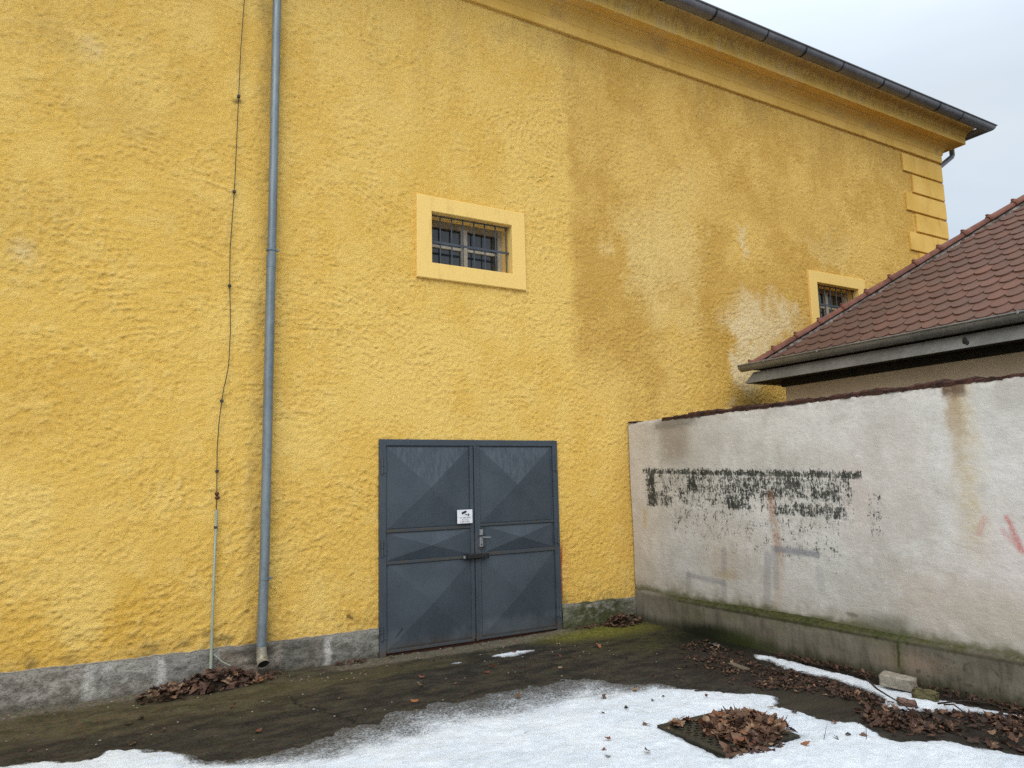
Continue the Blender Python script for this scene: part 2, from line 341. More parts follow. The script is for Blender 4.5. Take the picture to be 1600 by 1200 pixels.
# paler concrete strip along the wall and the door sill
strip = nb.ss(y+(n2-.5)*.14, -.30, -.16)*nb.ss(x, 1.3, .4)
sill = nb.ss(y+(n2-.5)*.10, -.36, -.25)*nb.band(x+(n1-.5)*.3, 2.0, 4.75, .2)
c = nb.mix(nb.mx(strip, sill)*.9, c, nb.mix(nb.ss(n3, .35, .65), rgb(.115, .095, .062), rgb(.20, .17, .125)))
c = nb.mix(nb.band(x+(n1-.5)*.3, 1.3, 3.2, .3)*nb.band(y+(n2-.5)*.15, -.72, -.38, .08)*.35, c, rgb(.10, .085, .035))
# green moss in the inner corner
ms = nb.blob(x+(n1-.5)*.6, y+(n1-.5)*.4, 4.95, -.38, .95, .27, .8)
c = nb.mix(ms*.9, c, nb.mix(nb.ss(n3, .35, .65), rgb(.105, .105, .015), rgb(.21, .195, .040)))
ms2 = nb.blob(x+(n1-.5)*.7, y+(n2-.5)*.5, 5.15, -.95, .75, .55, .9)
c = nb.mix(ms2*nb.ss(n2, .38, .58)*.8, c, rgb(.046, .050, .012))
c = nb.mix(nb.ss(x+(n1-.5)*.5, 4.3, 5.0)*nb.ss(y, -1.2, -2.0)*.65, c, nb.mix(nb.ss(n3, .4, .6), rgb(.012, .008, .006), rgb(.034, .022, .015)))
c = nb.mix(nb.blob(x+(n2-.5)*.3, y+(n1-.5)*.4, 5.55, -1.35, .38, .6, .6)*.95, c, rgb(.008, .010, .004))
# silty film near the litter
pd = nb.blob(x+(n2-.5)*.35, y+(n2-.5)*.35, 4.66, -3.27, .38, .33, .9)
c = nb.mix(pd*.55, c, rgb(.055, .046, .028))
# light specks of grit
sp = nb.vor(nb.pos(), 30, 'F1')
c = nb.mix(nb.ss(sp, .13, .07)*nb.ss(n2, .50, .62)*.6, c, rgb(.20, .175, .125))
sp2 = nb.vor(nb.pos(), 75, 'F1', 1, 1)
c = nb.mix(.35, c, nb.mix(1.0, c, sp2, 'MULTIPLY'))
# crack
cr = nb.absv(x-1.62+(n2-.5)*.35+(y+1.4)*.3)
c = nb.mix(nb.ss(cr, .02, .004)*nb.band(y, -1.9, -.9, .15)*.85, c, rgb(.006, .006, .006))
hh = n3*.55+n4*.35+n2*.6
rough = nb.ss(n2+pd*.4, .35, .8, .85, .62)
nb.surf(c, rough, normal=nb.bump(hh, .9, .014), spec=.18)
M['ground'] = nb.mat

# ---- snow
nb = NB('old granular snow')
n1 = nb.noise(nb.pos(), 2.2, 4, .6); n3 = nb.noise(nb.pos(), 55, 4, .75); n4 = nb.noise(nb.pos(), 170, 3, .7); n2 = nb.noise(nb.pos(1, 1.5, 1), 9, 5, .7)
dep = nb.attr('depth')
cs = nb.mix(nb.ss(n1*.5+n2*.5, .35, .62), rgb(.62, .675, .74), rgb(.755, .80, .85))
cs = nb.mix(nb.ss(n4*.5+n3*.5, .57, .68)*.40, cs, rgb(.44, .49, .54))
cover = nb.ss(dep+(n3-.5)*1.0+(n4-.5)*.9+(n2-.5)*.6, .12, .92)
dirt = nb.mix(nb.ss(n3, .4, .6), rgb(.05, .049, .046), rgb(.17, .175, .18))
c = nb.mix(cover, dirt, cs)
nb.surf(c, nb.ss(cover, 0, 1, .6, .75), normal=nb.bump(n3*.6+n4*.45+n2*.7, .8, .018), spec=.3)
M['snow'] = nb.mat

# ---- leaves
def leafmat(name, useobj):
    nb = NB(name)
    n1 = nb.noise(nb.pos(), 35, 4, .65); n2 = nb.noise(nb.pos(), 160, 3, .6)
    if useobj: c = nb.objcol()
    else:
        c = nb.attr('tone')
        c = nb.ramp(nb.clamp(c+(nb.island-.5)*.30), [(0, rgb(.024, .014, .010)), (.28, rgb(.062, .030, .020)), (.5, rgb(.095, .048, .030)), (.68, rgb(.165, .092, .055)), (.84, rgb(.28, .175, .10)), (1, rgb(.20, .07, .035))])
    c = nb.mix(nb.ss(n1, .42, .66)*.55, c, nb.mix(.5, c, rgb(.02, .013, .010)))
    c = nb.mix(nb.ss(n2, .55, .7)*.25, c, rgb(.28, .19, .12))
    nb.surf(c, .72, normal=nb.bump(n1*.6+n2*.4, .6, .004), spec=.3)
    return nb.mat
M['leafpile'] = leafmat('heaped dead leaves', False)
M['leaf'] = leafmat('single dead leaf', True)

# ------------------------------------------------------------------ mesh helpers
class MB:
    def __init__(s): s.v, s.f, s.mi, s.cur = [], [], [], 0
    def add(s, v, f):
        b = len(s.v); s.v.extend([tuple(map(float, p)) for p in v]); s.f.extend([tuple(b+i for i in q) for q in f]); s.mi.extend([s.cur]*len(f)); return s
    def box(s, x0, x1, y0, y1, z0, z1, bev=0, M4=None):
        bm = bmesh.new(); bmesh.ops.create_cube(bm, size=1)
        for v in bm.verts: v.co = Vector((x0+(v.co.x+.5)*(x1-x0), y0+(v.co.y+.5)*(y1-y0), z0+(v.co.z+.5)*(z1-z0)))
        if bev: bmesh.ops.bevel(bm, geom=bm.edges[:], offset=bev, segments=2, affect='EDGES', profile=.6)
        if M4 is not None: bm.transform(M4)
        bm.verts.index_update(); s.add([v.co for v in bm.verts], [[v.index for v in f.verts] for f in bm.faces]); bm.free(); return s
    def tube(s, pts, r, n=10, cap=True):
        pts = [Vector(p) for p in pts]; rs = r if isinstance(r, (list, tuple)) else [r]*len(pts)
        vs, fs = [], []; up = None
        for i, p in enumerate(pts):
            d = (pts[min(i+1, len(pts)-1)]-pts[max(i-1, 0)]).normalized()
            if up is None: up = d.orthogonal().normalized()
            up = (up-d*up.dot(d)).normalized(); w = d.cross(up)
            for k in range(n):
                a = 2*math.pi*k/n; vs.append(p+(up*math.cos(a)+w*math.sin(a))*rs[i])
        for i in range(len(pts)-1):
            for k in range(n): fs.append((i*n+k, i*n+(k+1) % n, (i+1)*n+(k+1) % n, (i+1)*n+k))
        if cap: fs.append(tuple(range(n))[::-1]); fs.append(tuple((len(pts)-1)*n+k for k in range(n)))
        return s.add(vs, fs)
    def blobx(s, c, r, n=8):
        bm = bmesh.new(); bmesh.ops.create_uvsphere(bm, u_segments=n, v_segments=max(4, n//2+1), radius=1)
        bm.verts.index_update()
        s.add([(c[0]+v.co.x*r[0], c[1]+v.co.y*r[1], c[2]+v.co.z*r[2]) for v in bm.verts], [[v.index for v in f.verts] for f in bm.faces]); bm.free(); return s
    def build(s, name, mat, parent=None, smooth=None, local=False):
        me = bpy.data.meshes.new(name); me.from_pydata(s.v, [], s.f); me.update()
        for m in (mat if isinstance(mat, list) else [mat]): me.materials.append(m)
        if isinstance(mat, list): me.polygons.foreach_set('material_index', s.mi)
        bm = bmesh.new(); bm.from_mesh(me); bmesh.ops.recalc_face_normals(bm, faces=bm.faces[:]); bm.to_mesh(me); bm.free()
        if smooth is not None:
            me.polygons.foreach_set('use_smooth', [True]*len(me.polygons)); me.set_sharp_from_angle(angle=R(smooth))
        return link(name, me, parent, local)

def link(name, me, parent=None, local=False):
    o = bpy.data.objects.new(name, me); COL.objects.link(o)
    if parent is not None:
        o.parent = parent
        if not local: o.matrix_parent_inverse = MW[parent.name].inverted() if parent.name in MW else Matrix()
        MW[o.name] = Matrix() if not local else MW.get(parent.name, Matrix())
    else: MW[o.name] = Matrix()
    return o
MW = {}
def tag(o, label, cat=None, group=None, kind=None):
    o['label'] = label
    if cat: o['category'] = cat
    if group: o['group'] = group
    if kind: o['kind'] = kind
    return o
def empty(name, loc, label, cat, group=None):
    o = bpy.data.objects.new(name, None); COL.objects.link(o); o.location = loc
    o.empty_display_size = .2; MW[o.name] = Matrix.Translation(loc)
    return tag(o, label, cat, group)

# numpy value noise for displaced sheets
def vnoise(x, y, seed=0):
    xi, yi = np.floor(x), np.floor(y); xf, yf = x-xi, y-yi
    u, v = xf*xf*(3-2*xf), yf*yf*(3-2*yf)
    def hsh(a, b): return np.modf(np.abs(np.sin(a*127.1+b*311.7+seed*74.7)*43758.5453))[0]
    return (hsh(xi, yi)*(1-u)+hsh(xi+1, yi)*u)*(1-v)+(hsh(xi, yi+1)*(1-u)+hsh(xi+1, yi+1)*u)*v
def fbm(x, y, o=4, seed=0):
    t, a, s = 0, .5, 0
    for i in range(o): t = t+a*vnoise(x*2**i, y*2**i, seed+i); s += a; a *= .55
    return t/s

def grid_mesh(name, us, vs, fn, keep=None, mat=None, smooth=True, parent=None):
    us, vs = np.asarray(us), np.asarray(vs); U, V = np.meshgrid(us, vs, indexing='ij')
    co = fn(U, V).reshape(-1, 3); nu, nv = len(us), len(vs)
    idx = np.arange(nu*nv).reshape(nu, nv)
    q = np.stack([idx[:-1, :-1], idx[1:, :-1], idx[1:, 1:], idx[:-1, 1:]], -1).reshape(-1, 4)
    if keep is not None:
        q = q[keep((U[:-1, :-1]+U[1:, 1:])/2, (V[:-1, :-1]+V[1:, 1:])/2).reshape(-1)]
    used = np.unique(q); rm = np.full(nu*nv, -1); rm[used] = np.arange(len(used)); co = co[used]; q = rm[q]
    me = bpy.data.meshes.new(name); me.vertices.add(len(co)); me.vertices.foreach_set('co', co.astype(np.float32).ravel())
    me.loops.add(q.size); me.loops.foreach_set('vertex_index', q.astype(np.int32).ravel())
    me.polygons.add(len(q)); me.polygons.foreach_set('loop_start', np.arange(0, q.size, 4, dtype=np.int32))
    me.update(calc_edges=True); me.validate()
    if smooth: me.polygons.foreach_set('use_smooth', [True]*len(me.polygons))
    if mat: me.materials.append(mat)
    return link(name, me, parent), used, (nu, nv)
def cuts(keys, steps):
    out = [keys[0]]
    for a, b, st in zip(keys[:-1], keys[1:], steps):
        n = max(1, int(round((b-a)/st))); out.extend(list(np.linspace(a, b, n+1)[1:]))
    return np.array(out)

# ================================================================== THE YELLOW BUILDING
XC = 13.22                                   # right hand corner, wall face is y = 0
bld = empty('yellow_building', (4, 0, 0), 'large yellow roughcast building with barred windows, grey metal door and dark eaves gutter', 'building')
W1 = (2.945, 4.297, 3.818, 4.738); W1I = (3.12, 4.12, 3.994, 4.566); W2DX, W2DZ = 6.358, -.030
DX0, DX1, DZ1 = 2.53, 4.645, 2.097
xk = [-6, -2.6, -1.2, 2.58, 2.99, 4.25, 4.60, 6.2, 2.99+W2DX, 4.25+W2DX, XC-.005]
xs = cuts(xk, [.05, .018, .0115, .0115, .0115, .0115, .0115, .015, .018, .020])
zk = [.0, .26, 2.05, 3.83, 3.86, 4.66, 4.69, 7.24]
zs = cuts(zk, [.03, .0115, .0115, .0115, .0125, .0125, .0135])
def wall_keep(u, v):
    door = (u > 2.58) & (u < 4.60) & (v < 2.05)
    a = (u > 2.99) & (u < 4.25) & (v > 3.86) & (v < 4.69)
    b = (u > 2.99+W2DX) & (u < 4.25+W2DX) & (v > 3.83) & (v < 4.66)
    low = (v < .2) & (u < 13.0) & (u > -6) & (u < 5.5)
    return ~(door | a | b | low)
def nss(v, a, b):
    t = np.clip((v-a)/(b-a), 0, 1); return t*t*(3-2*t)
def nband(v, a, b, w_): return nss(v, a-w_, a+w_)*nss(v, b+w_, b-w_)
def nblob(u, v, cu, cv, ru, rv, e=.6): return nss(np.hypot((u-cu)/ru, (v-cv)/rv), 1+e*.5, 1-e)
def box_blur(a, r):
    for ax in (0, 1):
        p = np.concatenate([np.repeat(a.take([0], ax), r+1, ax), a, np.repeat(a.take([-1], ax), r, ax)], ax)
        c_ = np.cumsum(p, ax); n_ = a.shape[ax]
        a = (c_.take(range(2*r+1, 2*r+1+n_), ax)-c_.take(range(0, n_), ax))/(2*r+1)
    return a
def roughcast(u, v):
    wx = u+(fbm(u*3, v*3, 3, 101)-.5)*.10; wz = v+(fbm(u*3, v*3, 3, 102)-.5)*.10
    ang = (fbm(u*.5, v*.5, 2, 103)-.5)*1.3+.12                     # direction of the throws of the trowel
    ca, sa = np.cos(ang), np.sin(ang)
    du, dv = wx*ca+wz*sa, -wx*sa+wz*ca
    amp = .45+.95*nss(fbm(u*.9, v*.9, 3, 104), .32, .68)
    amp = amp*(1-.55*nss(u, 4.8, 5.2))*(1+.25*nss(u, 2.0, .5))
    drag = fbm(du*10, dv*34, 4, 105)-.5
    lump = 1-np.abs(2*fbm(wx*17, wz*21, 4, 106)-1)
    knob = fbm(wx*34, wz*40, 4, 107)-.5
    pit = nss(fbm(wx*26, wz*34, 3, 108), .66, .80)
    flat = nss(fbm(u*2.2, v*3.2, 3, 109), .50, .66)                # smeared, flatter places
    nub = fbm(wx*27, wz*33, 3, 110)-.5
    h = (drag*.0105*amp+(lump-.72)*.0060*amp+nub*.0085+knob*.0160)*(1-.40*flat)-pit*.0035*(1-.4*flat)
    return h
def wall_tint(u, v, h):
    big = fbm(u*.7, v*.7, 4, 111); mid = fbm(u*2.6, v*2.0, 5, 112); fine = fbm(u*7, v*6, 4, 113)
    mixc = lambda c, f, b: c*(1-np.clip(f, 0, 1)[..., None])+np.array(b)*np.clip(f, 0, 1)[..., None]
    c = np.zeros(u.shape+(3,))+np.array((.870, .545, .120))
    c = mixc(c, nss(big*.5+mid*.5, .40, .62), (.940, .630, .170))
    c = mixc(c, nss(fine, .52, .72)*.35, (.95, .665, .205))
    wob = fbm(u*.3, v*2.2, 4, 114)
    zone = nss(u+(wob-.5)*.20+(fine-.5)*.16, 4.90, 5.05)*nss(v+(mid-.5)*1.8, 2.0, 3.4)
    dk = np.zeros(u.shape+(3,))+np.array((.640, .370, .080)); dk = mixc(dk, nss(fbm(u*1.5, v*1.2, 5, 115)*.7+fine*.3, .36, .60), (.850, .550, .150))
    c = mixc(c, nband(u+(wob-.5)*.16, 5.0, 5.25, .12)*nss(v+(mid-.5)*2, 3.0, 4.0)*.0, (.5, .28, .05))
    f = (zone*(.74+.14*nss(u, 6.2, 5.1)))[..., None]; c = c*(1-f)+dk*f
    wx = u+(mid-.5)*1.1+(fine-.5)*.5; wz = v+(big-.5)*.9+(mid-.5)*.7+(fine-.5)*.5
    rag = .45+.55*nss(fine, .35, .6)
    for (cx, cz, rx, rz, k) in ((8.2, 3.72, .75, .50, .95), (7.85, 3.2, .35, .6, .95), (7.95, 4.95, .2, .3, .6), (6.45, 4.65, .75, .8, .6), (6.6, 3.75, .5, .3, .3), (9.9, 5.2, .7, .25, .35), (6.9, 5.6, .5, .3, .25), (5.9, 5.0, .35, .5, .25)):
        pale = cx > 7.5 and cx < 9
        c = mixc(c, nblob(wx, wz, cx, cz, rx, rz, .55)*k*(.6+.4*rag), (.92, .73, .41) if pale else (.93, .69, .28))
    for (cx, cz, rx, rz, k) in ((7.3, 4.9, .32, .55, .50), (9.2, 5.7, 1.1, .45, .35), (7.2, 3.6, .35, .9, .5), (5.5, 3.75, .5, .6, .4), (8.8, 4.6, .7, .5, .25), (7.9, 5.6, .6, .35, .3), (5.4, 6.3, .35, 1.0, .3), (8.9, 3.6, .35, .7, .35), (5.25, 5.2, .25, 1.2, .25)):
        c = mixc(c, nblob(wx, wz, cx, cz, rx, rz, .75)*k*1.1*rag, (.590, .335, .060))
    c = mixc(c, nblob(wx, wz, -.2, .5, .8, .35, .9)*.6, (.78, .43, .05))
    c = mixc(c, nblob(wx, wz, -.5, 2.25, .5, .3, .9)*.5, (.70, .39, .06))
    for (cx, cz, rx, rz, k) in ((-.35, 5.55, .25, .22, .5), (-.1, 4.9, .5, .3, .3), (.35, 5.0, .3, .6, .25), (-.5, 3.7, .4, .5, .25), (.8, 4.0, .3, .4, .2)):
        c = mixc(c, nblob(wx, wz, cx, cz, rx, rz, .9)*k, (.62, .40, .11))
    c = mixc(c, nblob(u, v, -.13, 5.52, .10, .13, .9)*.5*rag, (.74, .62, .40)); c = mixc(c, nblob(u, v, -.52, 3.62, .10, .12, .9)*.4*rag, (.80, .66, .38))
    c = mixc(c, nss(v, 3.4, 6.9)*.20, (.72, .45, .12))
    c = mixc(c, nss(mid, .48, .7)*nss(v, 6.3, 7.2)*.28, (.42, .27, .10))  # grime and occlusion shade under the cornice, both put into the tint
    run = fbm(u*9, v*.7, 4, 116)                                   # faint rain runs below the cornice
    c = mixc(c, nss(run, .54, .72)*nss(v, 4.8, 7.0)*.18, (.50, .32, .10))
    c = mixc(c, nblob(u, v, 7.95, 2.62, .50, .30, .9)*.78, (.17, .11, .03))
    c = mixc(c, nss(u, 5.35, 5.72)*nss(v, 2.4, 2.0)*.25, (.42, .26, .08))
    c = mixc(c, nband(u+(fine-.5)*.03, 4.64, 4.692, .008)*nband(v+(fine-.5)*.2, .30, .86, .10)*.9, (.36, .03, .025))
    c = mixc(c, nband(u, 4.66, 4.80, .03)*nband(v, .4, 1.0, .2)*.18, (.62, .20, .08))
    c = mixc(c, nss(v+(mid-.5)*.3, .42, .26)*.35, (.45, .28, .08))
    c = mixc(c, nss(fine, .55, .72)*nss(v, .55, .28)*.6, (.20, .14, .05))
    c = mixc(c, nss(np.abs(u-1.40+(mid-.5)*.10), .17, .03)*(.22+.4*nss(fine, .4, .65)), (.42, .27, .08))
    for (cx, cz, r_, k) in ((2.24, .41, .022, .9), (2.27, .39, .016, .9), (2.18, .60, .012, .6), (2.50, 1.1, .01, .5), (1.30, .55, .02, .6), (.98, .41, .03, .5), (7.15, 3.12, .03, .4), (1.10, 5.33, .03, .6), (1.12, .36, .035, .5), (.80, .36, .04, .4)):
        c = mixc(c, nblob(u+(fine-.5)*.05, v+(fine-.5)*.03, cx, cz, r_*1.6, r_, .6)*k, (.10, .065, .03))
    cav = (h-box_blur(h, 4))/.0040  # occlusion shade in pits and light on knobs put into the tint
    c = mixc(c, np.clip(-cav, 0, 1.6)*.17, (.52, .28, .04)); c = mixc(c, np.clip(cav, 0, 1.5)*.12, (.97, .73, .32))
    return c
keepd = {}
def wallfn(u, v):
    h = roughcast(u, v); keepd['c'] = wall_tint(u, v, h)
    h = h*np.clip((XC-.03-u)/.1, 0, 1)
    return np.stack([u, -h, v-.55*np.clip(h, -.01, .02)], -1)
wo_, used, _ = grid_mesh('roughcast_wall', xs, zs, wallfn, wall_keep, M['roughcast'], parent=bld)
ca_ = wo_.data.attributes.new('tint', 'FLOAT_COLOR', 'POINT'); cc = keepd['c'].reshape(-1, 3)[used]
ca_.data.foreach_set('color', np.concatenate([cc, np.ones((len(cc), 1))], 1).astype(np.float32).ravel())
mb = MB(); mb.box(XC-.3, XC-.004, .012, 14, 0, 7.25); mb.box(-6, XC-.31, 13.7, 14, 0, 7.25); mb.box(-6.3, -6.002, .012, 14, 0, 7.25); mb.build('rear_walls', M['quoin'], bld)

JOINTS = [(-1.6, .05, .6), (-.95, .05, .7), (.11, .05, .8), (.22, .05, .5), (.63, .03, 1.), (1.06, .04, .5), (1.62, .015, -.5), (2.03, .035, .9), (5.02, .03, .4)]
BLOCKS = [(-9, (.24, .205, .165)), (-.95, (.225, .200, .168)), (.16, (.25, .235, .205)), (.63, (.185, .175, .155)), (1.06, (.165, .135, .105)), (1.62, (.125, .115, .095)), (2.03, (.145, .14, .12)), (2.53, (.10, .105, .06)), (5.1, (.12, .115, .085))]
def plinth(x0, x1, z0, z1, seed):
    us = cuts([x0, max(x0, -1.2), x1], [.06, .010]) if x0 < -1.2 else cuts([x0, x1], [.010]); vs = np.concatenate([np.linspace(0, .75, 26), np.linspace(.79, 1, 6)])
    st = {}
    def fn(u, v):
        top = z0+(z1-z0)*(u-x0)/(x1-x0)+(fbm(u*6, u*0, 3, seed)-.5)*.024+(fbm(u*28, u*0, 2, seed+1)-.5)*.010
        f = np.minimum(v/.75, 1); zz = f*top; t_ = np.clip((v-.75)/.25, 0, 1)
        jt = np.zeros_like(u)
        for (jx, jw, jf) in JOINTS: jt = np.maximum(jt, nss(np.abs(u+(fbm(zz*9, u*0+jx, 2, 9)-.5)*.05-jx), jw+.012, jw*.4)*abs(jf))
        rough = (fbm(u*7, zz*11, 5, seed+3)-.5)*.030+(fbm(u*40, zz*60, 3, seed+4)-.5)*.008
        yy = -.028-rough*(1-t_)+jt*.006+t_*.05; zz = zz+t_*.006
        c = np.zeros(u.shape+(3,))
        for bx, col in BLOCKS: c = np.where((u+(fbm(zz*8, u*0, 2, 9)-.5)*.04 > bx)[..., None], np.array(col), c)
        mixc = lambda c, f_, b: c*(1-np.clip(f_, 0, 1)[..., None])+np.array(b)*np.clip(f_, 0, 1)[..., None]
        a, b, d = fbm(u*5, zz*9, 5, 201), fbm(u*16, zz*26, 4, 202), fbm(u*3, zz*14, 4, 203)
        c = c*(1.0+.95*a)[..., None]
        c = mixc(c, nss(b, .50, .66)*.55, (.075, .065, .050)); c = mixc(c, nss(b, .46, .30)*.45, (.34, .315, .275))
        c = mixc(c, nss(d, .54, .70)*.30, (.15, .115, .085))
        for (jx, jw, jf) in JOINTS:
            m = nss(np.abs(u+(b-.5)*.05-jx), jw+.02, jw*.3)*nss(a, .30, .52)
            c = mixc(c, m*jf, (.55, .525, .475)) if jf > 0 else mixc(c, -m*jf, (.03, .028, .022))
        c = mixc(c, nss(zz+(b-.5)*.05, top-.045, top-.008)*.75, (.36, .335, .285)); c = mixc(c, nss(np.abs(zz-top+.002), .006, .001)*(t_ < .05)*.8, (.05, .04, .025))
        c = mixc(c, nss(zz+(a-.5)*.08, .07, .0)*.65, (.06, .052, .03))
        c = mixc(c, nband(u, 1.05, 1.75, .25)*nss(a, .38, .58)*.6, (.045, .042, .034))
        c = mixc(c, nband(u, 4.85, 5.50, .12)*nss(b*.5+a*.5, .36, .55)*.85, (.050, .058, .014)); c = mixc(c, nss(u, 4.5, 4.7)*nss(zz, .16, .03)*.7, (.055, .065, .016))
        st['c'] = c
        return np.stack([u, yy, zz-.03*(v == 0)], -1)
    o, us_, _ = grid_mesh('plinth', us, vs, fn, None, M['plinth'], parent=bld)
    at_ = o.data.attributes.new('tint', 'FLOAT_COLOR', 'POINT'); q = st['c'].reshape(-1, 3)[us_]
    at_.data.foreach_set('color', np.concatenate([q, np.ones((len(q), 1))], 1).astype(np.float32).ravel())
    return o
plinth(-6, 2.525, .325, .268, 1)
p2 = plinth(4.66, 5.70, .272, .262, 5)
p2['label'] = 'short green mossy plinth between the door and the boundary wall'

# --- cornice and roof, swept round the corner
def sweep(prof, x0, y1, closed=False):
    v, f = [], []; n = len(prof)
    for (e, z) in prof: v += [(x0, -e, z), (XC+e, -e, z), (XC+e, y1, z)]
    for i in range(n if closed else n-1):
        j = (i+1) % n
        for k in (0, 1): f.append((3*i+k, 3*i+k+1, 3*j+k+1, 3*j+k))
    return v, f
prof = [(-.05, 7.215), (.038, 7.215), (.043, 7.222), (.043, 7.345), (.052, 7.352)]
for k in range(7):                              # cove
    a = k/6*math.pi/2; prof.append((.060+.10*(1-math.cos(a)), 7.372+.125*math.sin(a)))
prof += [(.175, 7.505), (.18, 7.522), (.318, 7.522), (.322, 7.512), (.332, 7.515), (.334, 7.655), (.345, 7.662)]
for k in range(9):                              # cyma
    a = k/8; prof.append((.350+.125*(a+.14*math.sin(2*math.pi*a)*-1), 7.672+.165*a))
prof += [(.480, 7.875), (-.05, 7.875)]
mb = MB(); v, f = sweep(prof, -6.3, 14); mb.add(v, f); mb.build('cornice', M['cornice'], bld, smooth=35)
mb = MB()
E_ = .56; pitch = math.tan(R(31)); zr = 7.90
x0, x1, y0, y1 = -6.3-E_, XC+E_, -E_, 14+E_; hw = (y1-y0)/2; zt = zr+hw*pitch
mb.add([(x0, y0, zr), (x1, y0, zr), (x1, y1, zr), (x0, y1, zr), (x0+hw, y0+hw, zt), (x1-hw, y0+hw, zt)], [(0, 1, 5, 4), (1, 2, 5), (2, 3, 4, 5), (3, 0, 4), (3, 2, 1, 0)])
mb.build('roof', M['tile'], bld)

# --- eaves gutter
gp = []; gr = .098; ge, gz = .60, 7.80
for k in range(13):
    a = math.pi+math.pi*k/12; gp.append((ge-gr*math.cos(a)*1.0, gz+gr*math.sin(a)))
gp = gp[::-1] if gp[0][0] < gp[-1][0] else gp
inner = [(ge+(e-ge)*.93, gz+(z-gz)*.93+.002) for e, z in gp][::-1]
mb = MB(); v, f = sweep(gp+inner, -6.3, 14, True); mb.add(v, f)
rim = [(ge+gr+.006+.012*math.cos(t), gz+.004+.012*math.sin(t)) for t in np.linspace(0, 2*math.pi, 9)[:-1]]
v, f = sweep(rim, -6.3, 14, True); mb.add(v, f)
gut = mb.build('eaves_gutter', M['gutter_dark'], bld, smooth=40)
mb = MB(); v, f = sweep([(.45, 7.880), (.56, 7.868), (.56, 7.884), (.45, 7.896)], -6.3, 14, True); mb.add(v, f); mb.build('drip_flashing', M['gutter_dark'], bld)
def arc_band(xa, w, rr, name, mat, parent):
    mb = MB(); v = []; n = 13
    for k in range(n):
        a = math.pi+math.pi*k/(n-1); v += [(xa, -(ge-rr*math.cos(a)), gz+rr*math.sin(a)), (xa+w, -(ge-rr*math.cos(a)), gz+rr*math.sin(a))]
    f = [(2*k, 2*k+1, 2*k+3, 2*k+2) for k in range(n-1)]
    mb.add(v, f); return mb.build(name, mat, parent, smooth=50)
M['gutter_joint'] = simple('dark gutter joint metal', rgb(.018, .02, .023), rgb(.03, .033, .036), 8, .5, .3)  # dark metal of the gutter brackets and joints
for i, xa in enumerate((5.1, 6.1, 6.95, 7.95, 8.75, 9.6, 10.6, 11.3, 12.15, 12.85)):
    arc_band(xa, .022 if i % 2 else .035, gr+.004, 'gutter_bracket', M['gutter_joint'], gut)
mb = MB(); mb.tube([(13.55, -.10, 7.76), (13.50, -.06, 7.84), (13.45, 0, 7.86)], .012, 6); mb.build('gutter_bracket', M['gutter_joint'], gut)

# --- downpipe on the front
mb = MB()
mb.tube([(1.436, -.10, 7.2), (1.436, -.10, 3.80), (1.433, -.10, 3.78)], .0405, 20)
mb.tube([(1.433, -.10, 3.80), (1.430, -.10, 1.0), (1.420, -.10, .245)], .043, 20)
mb.tube([(1.433, -.10, 3.70), (1.433, -.10, 3.815)], .0455, 20)
mb.tube([(1.436, -.10, 7.2), (1.436, -.14, 7.34), (1.436, -.52, 7.58), (1.436, -.60, 7.72)], .0405, 16)
dp = mb.build('downpipe', M['zinc'], bld, smooth=40); dp['label'] = 'long grey zinc downpipe left of the door'
mb = MB(); mb.tube([(1.420, -.10, .258), (1.420, -.103, .195), (1.422, -.128, .150), (1.426, -.172, .118)], [.0435, .046, .048, .050], 20, cap=False)
mb.tube([(1.426, -.171, .119), (1.422, -.126, .151), (1.420, -.10, .20)], [.045, .043, .04], 20, cap=False)
sh = mb.build('pipe_shoe', M['zinc_light'], dp, smooth=60)
mb = MB(); mb.tube([(1.4255, -.160, .127), (1.426, -.165, .123)], .0455, 16); mb.build('pipe_mouth', M['dark_hole'], dp)
for zc in (3.87, .84):
    mb = MB(); mb.tube([(1.432, -.10, zc-.009), (1.432, -.10, zc+.009)], .0485, 18); mb.box(1.47, 1.50, -.115, -.085, zc-.011, zc+.011, .003); mb.tube([(1.432, -.06, zc), (1.432, .03, zc)], .006, 6)
    mb.build('pipe_clip', M['zinc'], dp, smooth=40)
# --- second pipe on the end wall, dropping from the gutter behind the corner
mb = MB(); mb.tube([(13.83, .06, 7.74), (13.83, .06, 7.53), (13.80, .06, 7.49), (13.36, .07, 7.20), (13.32, .07, 7.15), (13.32, .07, .1)], .045, 14)
p = mb.build('downpipe', M['gutter_dark'], bld, smooth=40); p['label'] = 'dark offset downpipe under the gutter corner at the right end'

# --- quoins
for i in range(20):
    zt_ = 7.165-.3565*i
    if zt_-.318 < 0: break
    xa = 12.05 if i % 2 == 0 else 12.29; ya = 1.17 if i % 2 else .93
    mb = MB(); mb.box(xa, XC+.03, -.033, .0, zt_-.318, zt_, .006); mb.box(XC-.02, XC+.029, .001, ya, zt_-.317, zt_-.001, .006)
    mb.build('quoin', M['quoin'], bld)

